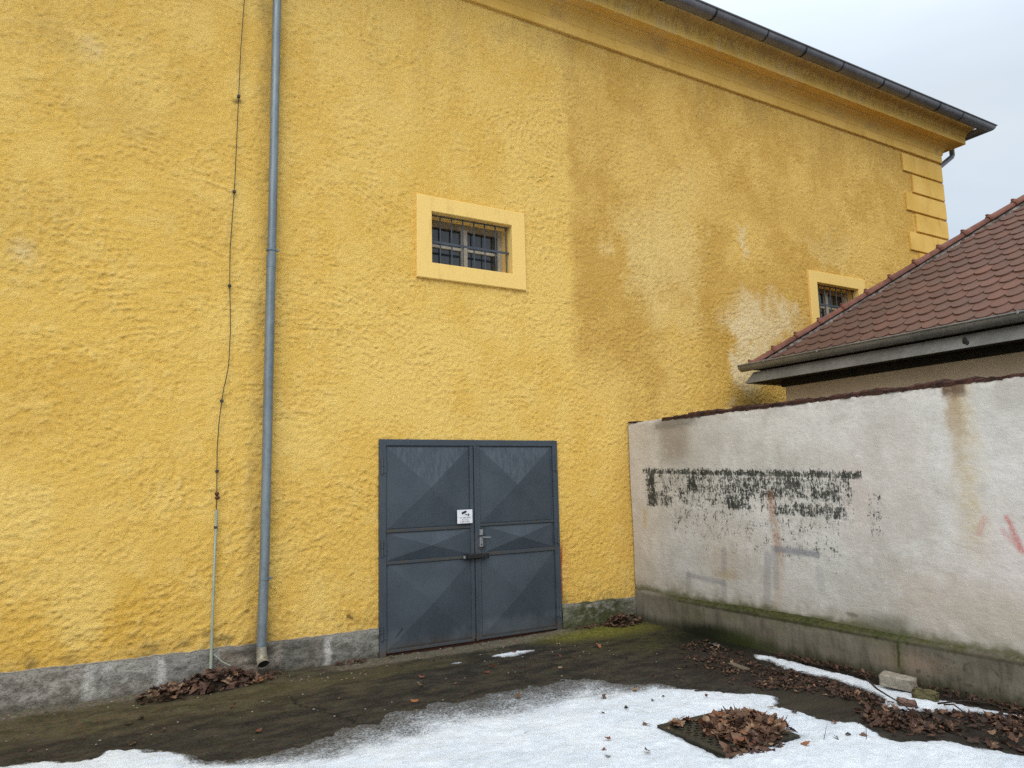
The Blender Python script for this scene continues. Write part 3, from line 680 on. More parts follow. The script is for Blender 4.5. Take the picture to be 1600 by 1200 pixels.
# --- windows
def make_window(dx, dz):
    mb = MB(); x0, x1, z0, z1 = W1; a0, a1, b0, b1 = W1I
    x0, x1, a0, a1 = x0+dx, x1+dx, a0+dx, a1+dx; z0, z1, b0, b1 = z0+dz, z1+dz, b0+dz, b1+dz
    yf = -.036
    o = [(x0, z0), (x1, z0), (x1, z1), (x0, z1)]; n = [(a0, b0), (a1, b0), (a1, b1), (a0, b1)]
    bev = .006
    v = [(x, .02, z) for x, z in o]
    cx, cz = (x0+x1)/2, (z0+z1)/2
    v += [(x, yf+bev, z) for x, z in o]
    v += [(x+bev*(1 if x < cx else -1), yf, z+bev*(1 if z < cz else -1)) for x, z in o]
    v += [(x-bev*(1 if x < cx else -1), yf, z-bev*(1 if z < cz else -1)) for x, z in n]
    v += [(x, yf+bev, z) for x, z in n]
    v += [(x, .34, z) for x, z in n]
    f = []
    for L in range(5):
        for k in range(4):
            j = (k+1) % 4; f.append((4*L+k, 4*L+j, 4*(L+1)+j, 4*(L+1)+k))
    mb.add(v, f); w = mb.build('window', M['surround'], bld)
    mb = MB(); ym = .205; w_ = .055
    ix0, ix1, iz0, iz1 = a0-.02, a1+.02, b0-.02, b1+.02; xm = (a0+a1)/2+.005
    mb.box(a0, a0+w_, ym, ym+.06, b0, b1, .004); mb.box(a1-w_, a1, ym, ym+.06, b0, b1, .004)
    mb.box(a0+w_, a1-w_, ym, ym+.06, b0, b0+.03, .004)
    mb.box(xm-.036, xm+.036, ym-.012, ym+.06, b0+.03, b1-.06, .006)
    for s in (-1, 1):
        mb.box(xm+(-.40 if s < 0 else .036), xm+(-.036 if s < 0 else .40), ym+.004, ym+.045, b0+.262, b0+.292, .003)
    mb.build('window_frame', M['casement'], w)
    mb = MB(); mb.box(a0+w_, a1-w_, ym-.004, ym+.06, b1-.075, b1, .004); mb.build('window_head', M['casement_dark'], w)
    for s in (-1, 1):
        xa, xb = (a0+w_, xm-.036) if s < 0 else (xm+.036, a1-w_)
        for za, zb in ((b0+.03, b0+.262), (b0+.292, b1-.075)):
            mb = MB(); mb.box(xa, xb, ym+.028, ym+.034, za, zb); mb.build('window_pane', M['glass'], w)
    mb = MB(); mb.box(a0, a1, ym+.09, ym+.1, b0, b1); mb.build('blind_board', M['dark_hole'], w)
    for k in range(7):
        xb = a0+.14+.1385*k
        mb = MB(); mb.tube([(xb, .06, b0-.02), (xb, .06, b1+.02)], .0085, 8); mb.build('window_bar', M['iron'], w, smooth=50)
    zb = b0+.262
    mb = MB(); mb.box(a0-.02, a1+.02, .043, .052, zb-.015, zb+.012, .002); mb.build('window_bar', M['iron'], w)
    mb = MB(); mb.box(a0-.02, a1+.02, .043, .052, b1-.02, b1-.006, .002); mb.build('window_bar', M['iron'], w)
    return w
w1 = make_window(0, 0); w1['label'] = 'barred window with pale yellow surround above the door'
w2 = make_window(W2DX, W2DZ); w2['label'] = 'barred window half hidden behind the tiled roof'

# --- double metal door
mb = MB(); FY0, FY1 = -.042, .12
mb.box(DX0, DX0+.066, FY0, FY1, -.02, DZ1, .004); mb.box(DX1-.066, DX1, FY0, FY1, .0, DZ1, .004); mb.box(DX0+.066, DX1-.066, FY0+.001, FY1, DZ1-.064, DZ1, .004)
door = mb.build('metal_door', M['door'], bld); door['label'] = 'grey blue double metal door with pyramid pressed panels'
XS = 3.577
def panel(x0, x1, z0, z1, a=.050):
    yb = -.024; fl = .012; cx, cz = (x0+x1)/2, (z0+z1)/2
    mb = MB(); n = 6
    # flange then four facets meeting at the apex
    c0 = [(x0, z0), (x1, z0), (x1, z1), (x0, z1)]; c1 = [(x0+fl, z0+fl), (x1-fl, z0+fl), (x1-fl, z1-fl), (x0+fl, z1-fl)]
    v = [(x, yb, z) for x, z in c0]+[(x, yb-.004, z) for x, z in c1]+[(cx+random.uniform(-.01, .01), yb-a, cz+random.uniform(-.01, .01))]
    f = [(k, (k+1) % 4, 4+(k+1) % 4, 4+k) for k in range(4)]+[(4+k, 4+(k+1) % 4, 8) for k in range(4)]
    mb.add(v, f); return mb.build('door_panel', M['door'], door)
for (x0, x1, z0, z1, a) in ((2.612, 3.528, 1.205, 2.018, .052), (2.612, 3.540, .897, 1.172, .038), (2.622, 3.545, .060, .862, .052), (3.645, 4.556, 1.212, 2.018, .052), (3.722, 4.562, .917, 1.186, .038), (3.655, 4.568, .060, .876, .052)):
    panel(x0, x1, z0, z1, a)
for (xa, xb) in ((2.598, XS-.006), (XS+.006, 4.578)):
    mb = MB(); mb.box(xa, xb, -.022, .05, .052, 2.031, .003); mb.build('door_leaf', M['door'], door)
mb = MB(); mb.box(XS-.05, XS-.008, -.040, .0, .048, 2.028, .004); mb.box(XS+.008, XS+.066, -.044, .0, .048, 2.028, .005); mb.box(XS-.002, XS+.024, -.050, -.02, .03, 2.035, .003)
mb.build('door_stile', M['door'], door)
for (xa, xb, za, zb) in ((2.600, 3.527, 1.174, 1.203), (2.600, 3.527, .866, .895), (3.643, 4.576, 1.188, 1.210), (3.643, 4.576, .880, .915)):
    mb = MB(); mb.box(xa, xb, -.040, .0, za, zb, .003); mb.build('door_rail', M['rail'], door)
mb = MB(); mb.box(DX0+.07, DX1-.07, .0, .12, -.01, .045); mb.build('threshold', M['rust'], door)
mb = MB(); mb.box(2.60, 3.55, -.046, -.02, .03, .054, .003); mb.box(3.60, 4.575, -.044, -.02, .034, .054, .003); mb.build('bottom_rail', M['rail'], door)
for xh in (2.552, 4.618):
    for (za, zb) in ((1.75, 1.905), (.95, 1.105), (.155, .29)):
        mb = MB(); mb.tube([(xh, -.052, za), (xh, -.052, (za+zb)/2-.002)], .0125, 10); mb.tube([(xh, -.052, (za+zb)/2+.002), (xh, -.052, zb)], .0125, 10); mb.tube([(xh, -.052, zb), (xh, -.052, zb+.006)], .009, 8)
        mb.box(xh, xh+(.045 if xh < 3.5 else -.045) if xh < 3.5 else xh, -.048, -.040, za+.01, zb-.01) if xh < 3.5 else mb.box(xh-.045, xh, -.048, -.040, za+.01, zb-.01)
        mb.build('hinge', M['door'], door, smooth=40)
mb = MB(); mb.box(3.626, 3.664, -.056, -.044, .955, 1.152, .004); mb.build('lock_plate', M['steel'], door)
for zq in (1.083, .962):
    mb = MB(); mb.box(3.613, 3.683, -.066, -.055, zq, zq+.013, .003); mb.build('plate_strap', M['black_iron'], door)
mb = MB(); mb.tube([(3.645, -.05, 1.075), (3.645, -.095, 1.075), (3.655, -.10, 1.075), (3.735, -.10, 1.070)], .0055, 8); mb.build('door_lever', M['steel'], door, smooth=50)
mb = MB(); mb.tube([(3.645, -.062, 1.0), (3.645, -.056, 1.0)], .007, 8); mb.build('keyhole', M['dark_hole'], door)
mb = MB(); mb.box(3.440, 3.722, -.085, -.05, .856, .906, .010); mb.box(3.46, 3.62, -.100, -.08, .866, .912, .006); mb.build('hasp', M['black_iron'], door)
mb = MB(); mb.box(3.426, 3.446, -.082, -.055, .866, .895, .004); mb.build('hasp_pin', M['steel'], door)

# --- lightning conductor
wp = [(1.137, 7.22), (1.139, 6.38), (1.120, 5.87), (1.113, 5.37), (1.105, 4.9), (1.097, 4.41), (1.086, 4.12), (1.075, 3.84), (1.077, 3.66), (1.080, 3.50), (1.092, 3.28), (1.098, 3.06), (1.090, 2.76), (1.074, 2.64), (1.057, 2.55), (1.041, 2.43), (1.022, 2.23), (1.015, 2.00), (1.019, 1.78), (1.022, 1.57), (1.023, 1.42)]
mb = MB(); mb.tube([(x, -.032-.006*math.sin(i*1.7), z) for i, (x, z) in enumerate(wp)], .0038, 6)
lc = mb.build('lightning_conductor', M['wire'], bld, smooth=60); lc['label'] = 'thin wavy conductor wire running down the wall left of the downpipe'
mb = MB(); mb.tube([(1.024, -.038, 1.46), (1.020, -.038, 1.2), (1.014, -.040, .40)], .0115, 8); mb.tube([(1.014, -.045, .42), (1.012, -.06, .06)], .014, 8); mb.build('conductor_cover', M['rod'], lc, smooth=50)
for (x, z) in ((1.113, 5.37), (1.097, 4.41), (1.079, 3.50), (1.041, 2.43), (1.019, 1.80), (1.022, 1.31)):
    mb = MB(); mb.box(x-.014, x+.014, -.050, -.016, z-.014, z+.010, .004); mb.tube([(x, -.02, z), (x, .03, z)], .006, 6); mb.build('wire_clip', M['wire'], lc)
mb = MB(); mb.blobx((1.022, -.045, 1.60), (.020, .016, .020)); mb.blobx((1.026, -.045, 1.565), (.022, .016, .018)); mb.build('wire_clamp', M['rust'], lc, smooth=60)
mb = MB(); mb.tube([(1.035, -.05, .235), (1.10, -.08, .17), (1.17, -.11, .13)], .005, 6); mb.build('conductor_tail', M['rod'], lc)

# ================================================================== WARNING SIGN
sx, sz = 3.449, 1.297
sg = empty('warning_sign', (sx, -.066, 1.228), 'small white camera warning sign fixed to the left door leaf', 'sign')
mb = MB(); mb.box(sx-.088, sx+.088, -.068, -.064, sz-.070, sz+.070, .0015); mb.build('sign_plate', M['white'], sg)
mb = MB(); T = Matrix.Translation((sx-.012, -.0695, sz+.042)) @ Matrix.Rotation(R(-22), 4, 'Y')
mb.box(-.026, .024, -.001, .001, -.011, .011, 0, T); mb.box(.024, .034, -.001, .001, -.006, .005, 0, T)
T = Matrix.Translation((sx+.025, -.0695, sz+.018)); mb.box(-.026, .020, -.001, .001, -.004, .003, 0, T @ Matrix.Rotation(R(14), 4, 'Y')); mb.box(.012, .024, -.001, .001, -.012, .010, 0, T)
mb.build('camera_symbol', M['ink'], sg)
for zc, hw_, hh_, m in ((sz-.010, .066, .0065, 'ink'), (sz-.032, .042, .006, 'red_ink'), (sz-.052, .060, .0065, 'red_ink')):
    mb = MB(); xx = sx-hw_
    while xx < sx+hw_-.004:
        wl = random.choice((.005, .006, .007))
        if random.random() > .12:
            mb.box(xx, xx+.0016, -.0696, -.0686, zc-hh_, zc+hh_*.9)
            if random.random() > .4: mb.box(xx+.0016, xx+wl*.8, -.0696, -.0686, zc+hh_*.35, zc+hh_*.85)
            if random.random() > .4: mb.box(xx+.0016, xx+wl*.8, -.0696, -.0686, zc-hh_, zc-hh_*.5)
        xx += wl+.0022
    mb.build('text_line', M[m], sg)

# ================================================================== BOUNDARY WALL
XW = 5.71
bw = empty('boundary_wall', (XW+.15, -4.5, 0), 'stained whitewashed wall with scraped green paint and brick coping', 'wall')
ys = cuts([-11, -4.6, -.02], [.05, .02]); vs = np.linspace(0, 1, 60)
def topz(u): return 2.318+(fbm(u*5, u*0+3, 4, 2)-.5)*.030+(fbm(u*22, u*0+1, 3, 9)-.5)*.012
def wfn(u, v):
    tz = topz(u); zz = .30+(tz-.30)*np.minimum(v/.93, 1)
    xx = XW-(fbm(u*1.2, zz*1.2, 3, 4)-.5)*.018-(fbm(u*14, zz*14, 3, 8)-.5)*.005
    edge = np.clip((zz-2.2)/.12, 0, 1); xx = xx+edge*(fbm(u*8, zz*8, 3, 6)-.35)*.02
    xx = np.where(v > .93, XW+.012+(v-.93)/.07*.29, xx)
    zz = np.where(v > .93, tz+.004, zz)
    return np.stack([xx, u, zz], -1)
grid_mesh('plastered_wall', ys, vs, wfn, None, M['render'], parent=bw)
mb = MB(); mb.box(XW+.29, XW+.30, -11, -.02, 0, 2.31); mb.build('wall_back', M['render'], bw)
vs = np.linspace(0, 1, 30)
def bfn(u, v):
    pr = .062*np.clip((-u-.12)/1.1, 0, 1)**.7+.003
    pr = pr+(fbm(u*1.5, v*2, 3, 3)-.5)*.014; lz = .372+.012*np.sin(u*2.1)+(fbm(u*9, u*0, 3, 7)-.5)*.012
    f1 = np.minimum(v/.7, 1); zz = f1*(lz-.042); xx = XW-pr-(fbm(u*11, zz*11, 4, 12)-.5)*.010
    t = np.clip((v-.7)/.3, 0, 1); zz = zz+t*.042; xx = xx*(1-t)+(XW+.012)*t
    return np.stack([xx, u, zz-.03*(v == 0)], -1)
grid_mesh('base_course', ys, vs, bfn, None, M['base'], parent=bw)
# broken brick coping
yc = -.62; mb = MB(); k = 0
while yc > -10.5:
    L = random.uniform(.10, .24)
    if yc < -3.93 and yc > -4.9: hgt = random.uniform(.010, .022)
    else: hgt = random.uniform(.024, .042) if yc < -1.0 else random.uniform(.014, .03)
    base = 2.312
    n = 5
    xs_ = [XW+random.uniform(-.012, .004), XW+.29]
    v = []
    for i in range(n+1):
        yy_ = yc-L*i/n; j = lambda s: random.uniform(-s, s)
        v += [(xs_[0]+.008+j(.006), yy_, base-.012+j(.008)), (xs_[0]+j(.008), yy_, base+hgt*.5+j(.006)), (xs_[0]+.014+j(.008), yy_, base+hgt+j(.006)), (xs_[1], yy_, base+hgt+j(.004))]
    f = [(4*i+q, 4*i+q+1, 4*i+q+5, 4*i+q+4) for i in range(n) for q in range(3)]+[(0, 1, 2, 3), (4*n+3, 4*n+2, 4*n+1, 4*n)]
    mb.add(v, f); yc -= L+random.uniform(-.005, .006)
mb.box(XW-.004, XW+.2, -.16, -.015, 2.322, 2.334, .004)
mb.build('brick_coping', M['brick'], bw)

# ================================================================== SMALL HOUSE BEHIND THE WALL
hs = empty('small_house', (9.5, -5, 0), 'low beige house with hipped red tile roof behind the boundary wall', 'house')
EX, EY, EZ, tp = 7.48, -.45, 3.05, .794
HW = 7.0; YB = -14.0
mb = MB(); mb.box(7.77, EX+HW-.33, YB+.33, EY-.33+.08, 0, 2.95); mb.build('house_wall', M['house'], hs)
mb = MB(); mb.box(7.735, EX+HW-.30, YB+.3, EY-.33+.115, 2.775, 2.86); mb.box(EX-.04, EX+HW+.04, YB, EY+.04, 2.862, 2.895); mb.build('soffit', M['soffit'], hs)
# flared metal clad fascia around the eaves
def ring(e, z): return [(EX-e, YB-e, z), (EX+HW+e, YB-e, z), (EX+HW+e, EY+e, z), (EX-e, EY+e, z)]
mb = MB(); pr = [(.0, 2.985), (.075, 2.857), (.082, 2.842), (.066, 2.840), (.04, 2.858)]
v = [p for e, z in pr for p in ring(e, z)]
f = [(4*i+k, 4*i+(k+1) % 4, 4*i+4+(k+1) % 4, 4*i+4+k) for i in range(len(pr)-1) for k in range(4)]
mb.add(v, f); mb.build('fascia', M['fascia'], hs)
# gutter
gx, gz2, g2 = 7.438, 3.080, .076
def halfround(y0, y1, cx, cz, r, seg=14):
    v, f = [], []
    for yy_ in (y0, y1):
        for k in range(seg+1):
            a = math.pi+math.pi*k/seg; v.append((cx+r*math.cos(a), yy_, cz+r*math.sin(a)))
        for k in range(seg+1):
            a = 2*math.pi-math.pi*k/seg; v.append((cx+r*.94*math.cos(a), yy_, cz+r*.94*math.sin(a)))
    m = 2*(seg+1)
    for k in range(m): f.append((k, (k+1) % m, m+(k+1) % m, m+k))
    return v, f
mb = MB(); v, f = halfround(-.297, YB, gx, gz2, g2); mb.add(v, f)
mb.tube([(gx-g2-.004, -.297, gz2+.004), (gx-g2-.004, YB, gz2+.004)], .0105, 8)
# closed end of the gutter
n = 14; v = [(gx+g2*math.cos(math.pi+math.pi*k/n), -.295, gz2+g2*math.sin(math.pi+math.pi*k/n)) for k in range(n+1)]
mb.add(v, [tuple(range(n+1))]); hg = mb.build('gutter', M['gutter_grey'], hs, smooth=40)
for yb in (-.735, -1.52, -3.67, -4.6, -5.5):
    mb = MB(); mb.box(gx-g2-.018, gx+.06, yb-.010, yb+.010, gz2+.012, gz2+.020, .002); mb.box(gx-g2-.019, gx-g2-.013, yb-.010, yb+.010, gz2-.012, gz2+.020, .001); mb.build('gutter_clip', M['steel'], hg)
for yb in (-2.70, -3.74):
    mb = MB(); v = []
    for k in range(13):
        a = math.pi+math.pi*k/12; v += [(gx+(g2+.003)*math.cos(a), yb, gz2+(g2+.003)*math.sin(a)), (gx+(g2+.003)*math.cos(a), yb-.05, gz2+(g2+.003)*math.sin(a))]
    mb.add(v, [(2*k, 2*k+1, 2*k+3, 2*k+2) for k in range(12)]); mb.build('gutter_joint', M['gutter_grey'], hg, smooth=50)
# small dark blob on the fascia, taken for a caught leaf
mb = MB(); mb.blobx((7.425, -3.14, 2.915), (.012, .024, .042), 8); mb.blobx((7.418, -3.165, 2.885), (.012, .018, .03), 8); mb.build('fascia_blob', M['soffit'], hs)
# roof: beaver tail tiles on the two sides one could see, slabs elsewhere
cs_, sn_ = 1/math.sqrt(1+tp*tp), tp/math.sqrt(1+tp*tp)
bm = bmesh.new()
def add_tile(P0, ud, vd, nd, w, L, off):
    m = 8; sag = w*.40; th = .024
    vt = []
    pts = []
    for k in range(m+1):
        u = -w/2+w*k/m; vv = sag*(1-math.sqrt(max(0, 1-(2*k/m-1)**2*.92)))/(1-math.sqrt(.08))
        pts.append((u, vv))
    top = [bm.verts.new(P0+ud*u+vd*v_+nd*(off+.032*(1-v_/L))) for u, v_ in pts]
    tl = bm.verts.new(P0-ud*w/2+vd*L+nd*off); tr = bm.verts.new(P0+ud*w/2+vd*L+nd*off)
    bot = [bm.verts.new(P0+ud*u+vd*v_+nd*(off+.032*(1-v_/L)-th)) for u, v_ in pts]
    bm.faces.new(top+[tr, tl])
    for k in range(m): bm.faces.new((top[k], bot[k], bot[k+1], top[k+1]))
    bl = bm.verts.new(P0-ud*w/2+vd*L+nd*(off-th)); br = bm.verts.new(P0+ud*w/2+vd*L+nd*(off-th))
    bm.faces.new((top[0], tl, bl, bot[0])); bm.faces.new((top[m], bot[m], br, tr))
tw, gauge = .180, .1715
def tiles(side):
    if side == 0: ud, vd, nd = Vector((0, -1, 0)), Vector((cs_, 0, sn_)), Vector((-sn_, 0, cs_)); org = Vector((EX, EY, EZ)); length = 8.3
    else: ud, vd, nd = Vector((1, 0, 0)), Vector((0, -cs_, sn_)), Vector((0, sn_, cs_)); org = Vector((EX, EY, EZ)); length = 7.0
    rows = int(3.5/cs_/gauge)+1
    for r in range(rows):
        v0 = r*gauge-.04
        for k in range(-1, int(length/tw)+2):
            u0 = (k+(.5 if r % 2 else 0))*tw+random.uniform(-.004, .004)
            run = (v0+.2)*cs_
            if u0 < run-.28: continue
            if side == 1 and u0 > HW-run+.28: continue
            rot = random.uniform(-.012, .012)
            ud2 = (ud+vd*rot).normalized(); vd2 = (vd-ud*rot).normalized()
            add_tile(org+ud*u0+vd*(v0+random.uniform(-.005, .005)), ud2, vd2, nd, tw-.004, .36, random.uniform(-.002, .003)-.014)
n_before = 0
tiles(0)
geom = bm.verts[:]+bm.edges[:]+bm.faces[:]
bmesh.ops.bisect_plane(bm, geom=geom, plane_co=Vector((EX, EY, EZ)), plane_no=Vector((1, 1, 0)).normalized(), clear_outer=True)
me0 = bpy.data.meshes.new('tmp'); bm.to_mesh(me0); bm.free()
bm = bmesh.new(); tiles(1)
geom = bm.verts[:]+bm.edges[:]+bm.faces[:]
bmesh.ops.bisect_plane(bm, geom=geom, plane_co=Vector((EX, EY, EZ)), plane_no=Vector((-1, -1, 0)).normalized(), clear_outer=True)
geom = bm.verts[:]+bm.edges[:]+bm.faces[:]
bmesh.ops.bisect_plane(bm, geom=geom, plane_co=Vector((EX+HW, EY, EZ)), plane_no=Vector((1, -1, 0)).normalized(), clear_outer=True)
bm.from_mesh(me0)
hw2 = HW/2; zd = -.04; zt2 = EZ+hw2*tp+zd
sv = [Vector(p) for p in ((EX, EY, EZ+zd), (EX, YB, EZ+zd), (EX+HW, YB, EZ+zd), (EX+HW, EY, EZ+zd), (EX+hw2, EY-hw2, zt2), (EX+hw2, YB+hw2, zt2))]
sv = [bm.verts.new(p) for p in sv]
for q in ((0, 1, 5, 4), (1, 2, 5), (2, 3, 4, 5), (3, 0, 4), (0, 3, 2, 1)): bm.faces.new([sv[i] for i in q])
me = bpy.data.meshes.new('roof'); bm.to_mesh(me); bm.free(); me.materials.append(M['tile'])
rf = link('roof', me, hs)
# hip tiles
hd = Vector((1, -1, tp)).normalized(); h0 = Vector((EX, EY, EZ)); nu = Vector((-tp/2, tp/2, 1)).normalized(); sd = hd.cross(nu).normalized()
def hip_cap(s0, L):
    n = 10; v, f = [], []
    prof_ = [(0, .070), (.018, .077), (.045, .077), (.06, .066), (L*.6, .060), (L, .055)]
    for (s, r) in prof_:
        for k in range(n+1):
            a = math.pi*k/n*1.12-.06*math.pi; v.append(h0+hd*(s0+s)+sd*(r*math.cos(a))*1.12+nu*(r*math.sin(a)*.92+.026))
    m = n+1
    for i in range(len(prof_)-1):
        for k in range(n): f.append((i*m+k, i*m+k+1, (i+1)*m+k+1, (i+1)*m+k))
    f.append(tuple(range(m)))
    mb = MB(); mb.add(v, f)
    c = h0+hd*(s0+.03)+nu*(.077*.92+.028); mb.blobx(tuple(c), (.024, .024, .015), 8)
    return mb.build('hip_tile', M['hip'], rf, smooth=45)
s = -.02
hl = hw2*math.sqrt(2+tp*tp)
while s < hl: hip_cap(s, .375); s += .332+random.uniform(-.008, .008)
mb = MB()
for sgn in (-1, 1):
    v = []; n = 90
    for i in range(n+1):
        q = hl*i/n; j = random.uniform(-.012, .012); a = h0+hd*q
        off = Vector((-1, 0, 0)) if sgn < 0 else Vector((0, 1, 0))
        dn = Vector((0, -1, 0)) if sgn < 0 else Vector((1, 0, 0))
        v += [a+dn*(.005)+Vector((0, 0, .035)), a+dn*(.108+j*1.5)+Vector((0, 0, .022)), a+dn*(.12+j*1.5)+Vector((0, 0, -.01))]
    mb.add(v, [(3*i+k, 3*i+k+1, 3*i+k+4, 3*i+k+3) for i in range(n) for k in (0, 1)])
mb.build('hip_mortar', M['mortar'], rf)

# ================================================================== GROUND
gx_ = cuts([-60, -6, -1.0, 5.75, 20, 60], [6, .4, .015, 1, 8]); gy_ = cuts([-70, -12, -4.9, 0.05, 14, 60], [6, .5, .015, 1.5, 8])
def gfn(u, v):
    near = ((u > -1.3) & (u < 6.1) & (v > -5.3) & (v < .2))*1.0
    z_ = ((fbm(u*1.2, v*1.2, 3, 21)-.5)*.020+(fbm(u*7, v*7, 3, 22)-.5)*.010+(fbm(u*30, v*30, 3, 23)-.5)*.009+nss(fbm(u*11, v*11, 4, 24), .52, .62)*.006)*near-.002
    z_ = z_+.022*np.exp(-((u-4.9)/.6)**2-((v+.1)/.35)**2)
    return np.stack([u, v, z_], -1)
g, _, _ = grid_mesh('ground', gx_, gy_, gfn, None, M['ground'])
g['kind'] = 'structure'; g['label'] = 'wet mossy asphalt yard in front of the building'

# ================================================================== SNOW
SNOW = [(-6, -1.05), (-2, -1.2), (-0.363, -1.312), (-0.161, -1.398), (0.138, -1.523), (0.193, -1.404), (0.377, -1.501), (0.565, -1.681), (0.686, -1.916), (0.745, -2.017), (0.885, -2.061), (1.069, -2.084), (1.279, -2.028), (1.619, -1.878), (1.786, -1.815), (1.834, -1.913), (2.05, -1.72), (2.236, -1.757), (2.42, -1.694), (2.628, -1.819), (2.832, -1.696), (3.063, -1.75), (3.236, -1.761), (3.489, -1.755), (3.641, -1.767), (3.804, -1.859), (3.807, -2.026), (3.877, -2.144), (4.077, -2.262), (4.182, -2.513), (4.32, -2.715), (4.491, -2.876), (4.576, -2.996), (4.484, -3.108), (4.413, -3.133), (4.409, -3.293), (4.39, -3.517), (4.518, -3.716), (4.446, -3.949), (4.432, -4.051), (4.662, -4.246), (4.668, -4.342), (4.775, -4.599), (5.0, -5.4), (5.3, -7), (5.4, -12), (-6, -12)]
STRIP = [(5.43, -2.012), (5.53, -2.159), (5.52, -2.429), (5.50, -2.764), (5.47, -3.093), (5.45, -3.31), (5.48, -3.445), (5.46, -3.617), (5.45, -3.772), (5.44, -3.91), (5.47, -4.052), (5.527, -4.249), (5.5, -4.6), (5.44, -4.3), (5.36, -4.088), (5.281, -3.964), (5.111, -3.863), (5.072, -3.751), (4.957, -3.706), (5.03, -3.55), (5.168, -3.448), (5.221, -3.283), (5.266, -3.143), (5.337, -2.919), (5.286, -2.713), (5.255, -2.511), (5.377, -2.271), (5.337, -2.125)]
P1 = [(3.405, -0.637), (3.55, -.585), (3.75, -.575), (3.903, -0.665), (3.76, -.72), (3.60, -0.765), (3.48, -.70)]
P2 = [(2.96, -0.65), (3.04, -.62), (3.117, -0.655), (3.05, -.69)]
P3 = [(5.50, -1.40), (5.52, -1.52), (5.46, -1.66), (5.42, -1.63), (5.46, -1.5)]
def sdf(px, py, poly):
    d = np.full(px.shape, 1e9); ins = np.zeros(px.shape, bool); n = len(poly)
    for i in range(n):
        ax, ay = poly[i]; bx, by = poly[(i+1) % n]
        ex, ey = bx-ax, by-ay; wx, wy = px-ax, py-ay
        t = np.clip((wx*ex+wy*ey)/(ex*ex+ey*ey+1e-12), 0, 1)
        d = np.minimum(d, (wx-ex*t)**2+(wy-ey*t)**2)
        c = ((ay > py) != (by > py)) & (px < (bx-ax)*(py-ay)/((by-ay) if abs(by-ay) > 1e-9 else 1e-9)+ax)
        ins ^= c
    return np.where(ins, 1, -1)*np.sqrt(d)
GR = [(3.385, -3.05), (3.97, -3.03), (4.0, -3.675), (3.335, -3.665)]
def snow_fields(u, v):
    wob = (fbm(u*5, v*5, 4, 31)-.5)*.16+(fbm(u*22, v*22, 3, 33)-.5)*.05
    thin = np.exp(-((u-2.9)/1.1)**2)*np.clip((v+2.75)/.5, 0, 1)
    d0 = sdf(u, v, SNOW)+wob*(.7+thin*.9)
    d1 = np.maximum(sdf(u, v, STRIP)+wob*.45, np.maximum(sdf(u, v, P1)+wob*.25, np.maximum(sdf(u, v, P2)+wob*.15, sdf(u, v, P3)+wob*.25)))
    dg = -sdf(u, v, GR)+wob*.25
    d = np.minimum(np.maximum(d0, d1), dg)
    w = .05+.85*thin+.5*np.exp(-((u-1.5)/.5)**2-((v+2.25)/.35)**2)
    dep = np.maximum(np.clip(d0/w, 0, 1)**1.05, np.clip(d1*14+.25, 0, 1))
    dep = np.minimum(dep, np.clip(.55+dg*6, 0, 1))
    hgt = .024*np.clip(d/.16, 0, 1)**.75*(.35+.65*dep)+(fbm(u*3, v*3, 3, 41)-.5)*.020*np.clip(d/.2, 0, 1)+(fbm(u*26, v*26, 3, 43)-.5)*.006*np.clip(d/.05, 0, 1)
    return d, dep, hgt
su = cuts([-6, -1, 5.62], [.12, .0145]); sv_ = cuts([-12, -5.1, -.5], [.12, .0145])
store = {}
def sfn(u, v):
    d, dep, hgt = snow_fields(u, v); store['d'] = d; store['dep'] = dep
    gz_ = gfn(u, v)[..., 2]
    return np.stack([u, v, np.where(d > 0, gz_+hgt+.004, gz_-.01)], -1)
def skeep(u, v): return snow_fields(u, v)[0] > -.012
so, used, _ = grid_mesh('snow', su, sv_, sfn, skeep, M['snow'])
at = so.data.attributes.new('depth', 'FLOAT', 'POINT'); at.data.foreach_set('value', store['dep'].reshape(-1)[used].astype(np.float32))
tag(so, 'thin melting granular snow lying on the yard', 'snow', kind='stuff')

# ================================================================== DRAIN GRATE
ga = Matrix.Translation((3.68, -3.36, 0)) @ Matrix.Rotation(R(-2), 4, 'Z')
dg_ = empty('drain_grate', (3.68, -3.36, 0), 'square cast iron drain grate half buried in dead leaves', 'drain grate')
mb = MB(); hw_ = .315
for (a, b, c, d) in ((-hw_, hw_, -hw_, -hw_+.045), (-hw_, hw_, hw_-.045, hw_), (-hw_, -hw_+.045, -hw_+.046, hw_-.046), (hw_-.045, hw_, -hw_+.046, hw_-.046)):
    mb.box(a, b, c, d, -.02, .020, .004, ga)
mb.build('grate_frame', M['castiron'], dg_)
v, f = [], []; N = 8; st_ = (2*hw_-.10)/N
for i in range(N):
    for j in range(N):
        cx, cy = -hw_+.05+st_*(i+.5), -hw_+.05+st_*(j+.5); b = len(v); ns = 12
        for k in range(ns):
            a = 2*math.pi*k/ns; v.append(ga @ Vector((cx+.021*math.cos(a), cy+.015*math.sin(a), .015)))
        for k in range(ns):
            a = 2*math.pi*k/ns; q = max(abs(math.cos(a)), abs(math.sin(a))); v.append(ga @ Vector((cx+st_/2*math.cos(a)/q, cy+st_/2*math.sin(a)/q, .015)))
        for k in range(ns):
            a = 2*math.pi*k/ns; v.append(ga @ Vector((cx+.021*math.cos(a), cy+.015*math.sin(a), .006)))
        for k in range(ns):
            j2 = (k+1) % ns; f.append((b+k, b+j2, b+ns+j2, b+ns+k)); f.append((b+k, b+j2, b+2*ns+j2, b+2*ns+k))
mb = MB(); mb.add(v, f); mb.build('grate_plate', M['castiron'], dg_)
mb = MB(); mb.box(-.27, .27, -.27, .27, .0045, .006, 0, ga); mb.build('drain_bottom', M['dark_hole'], dg_)

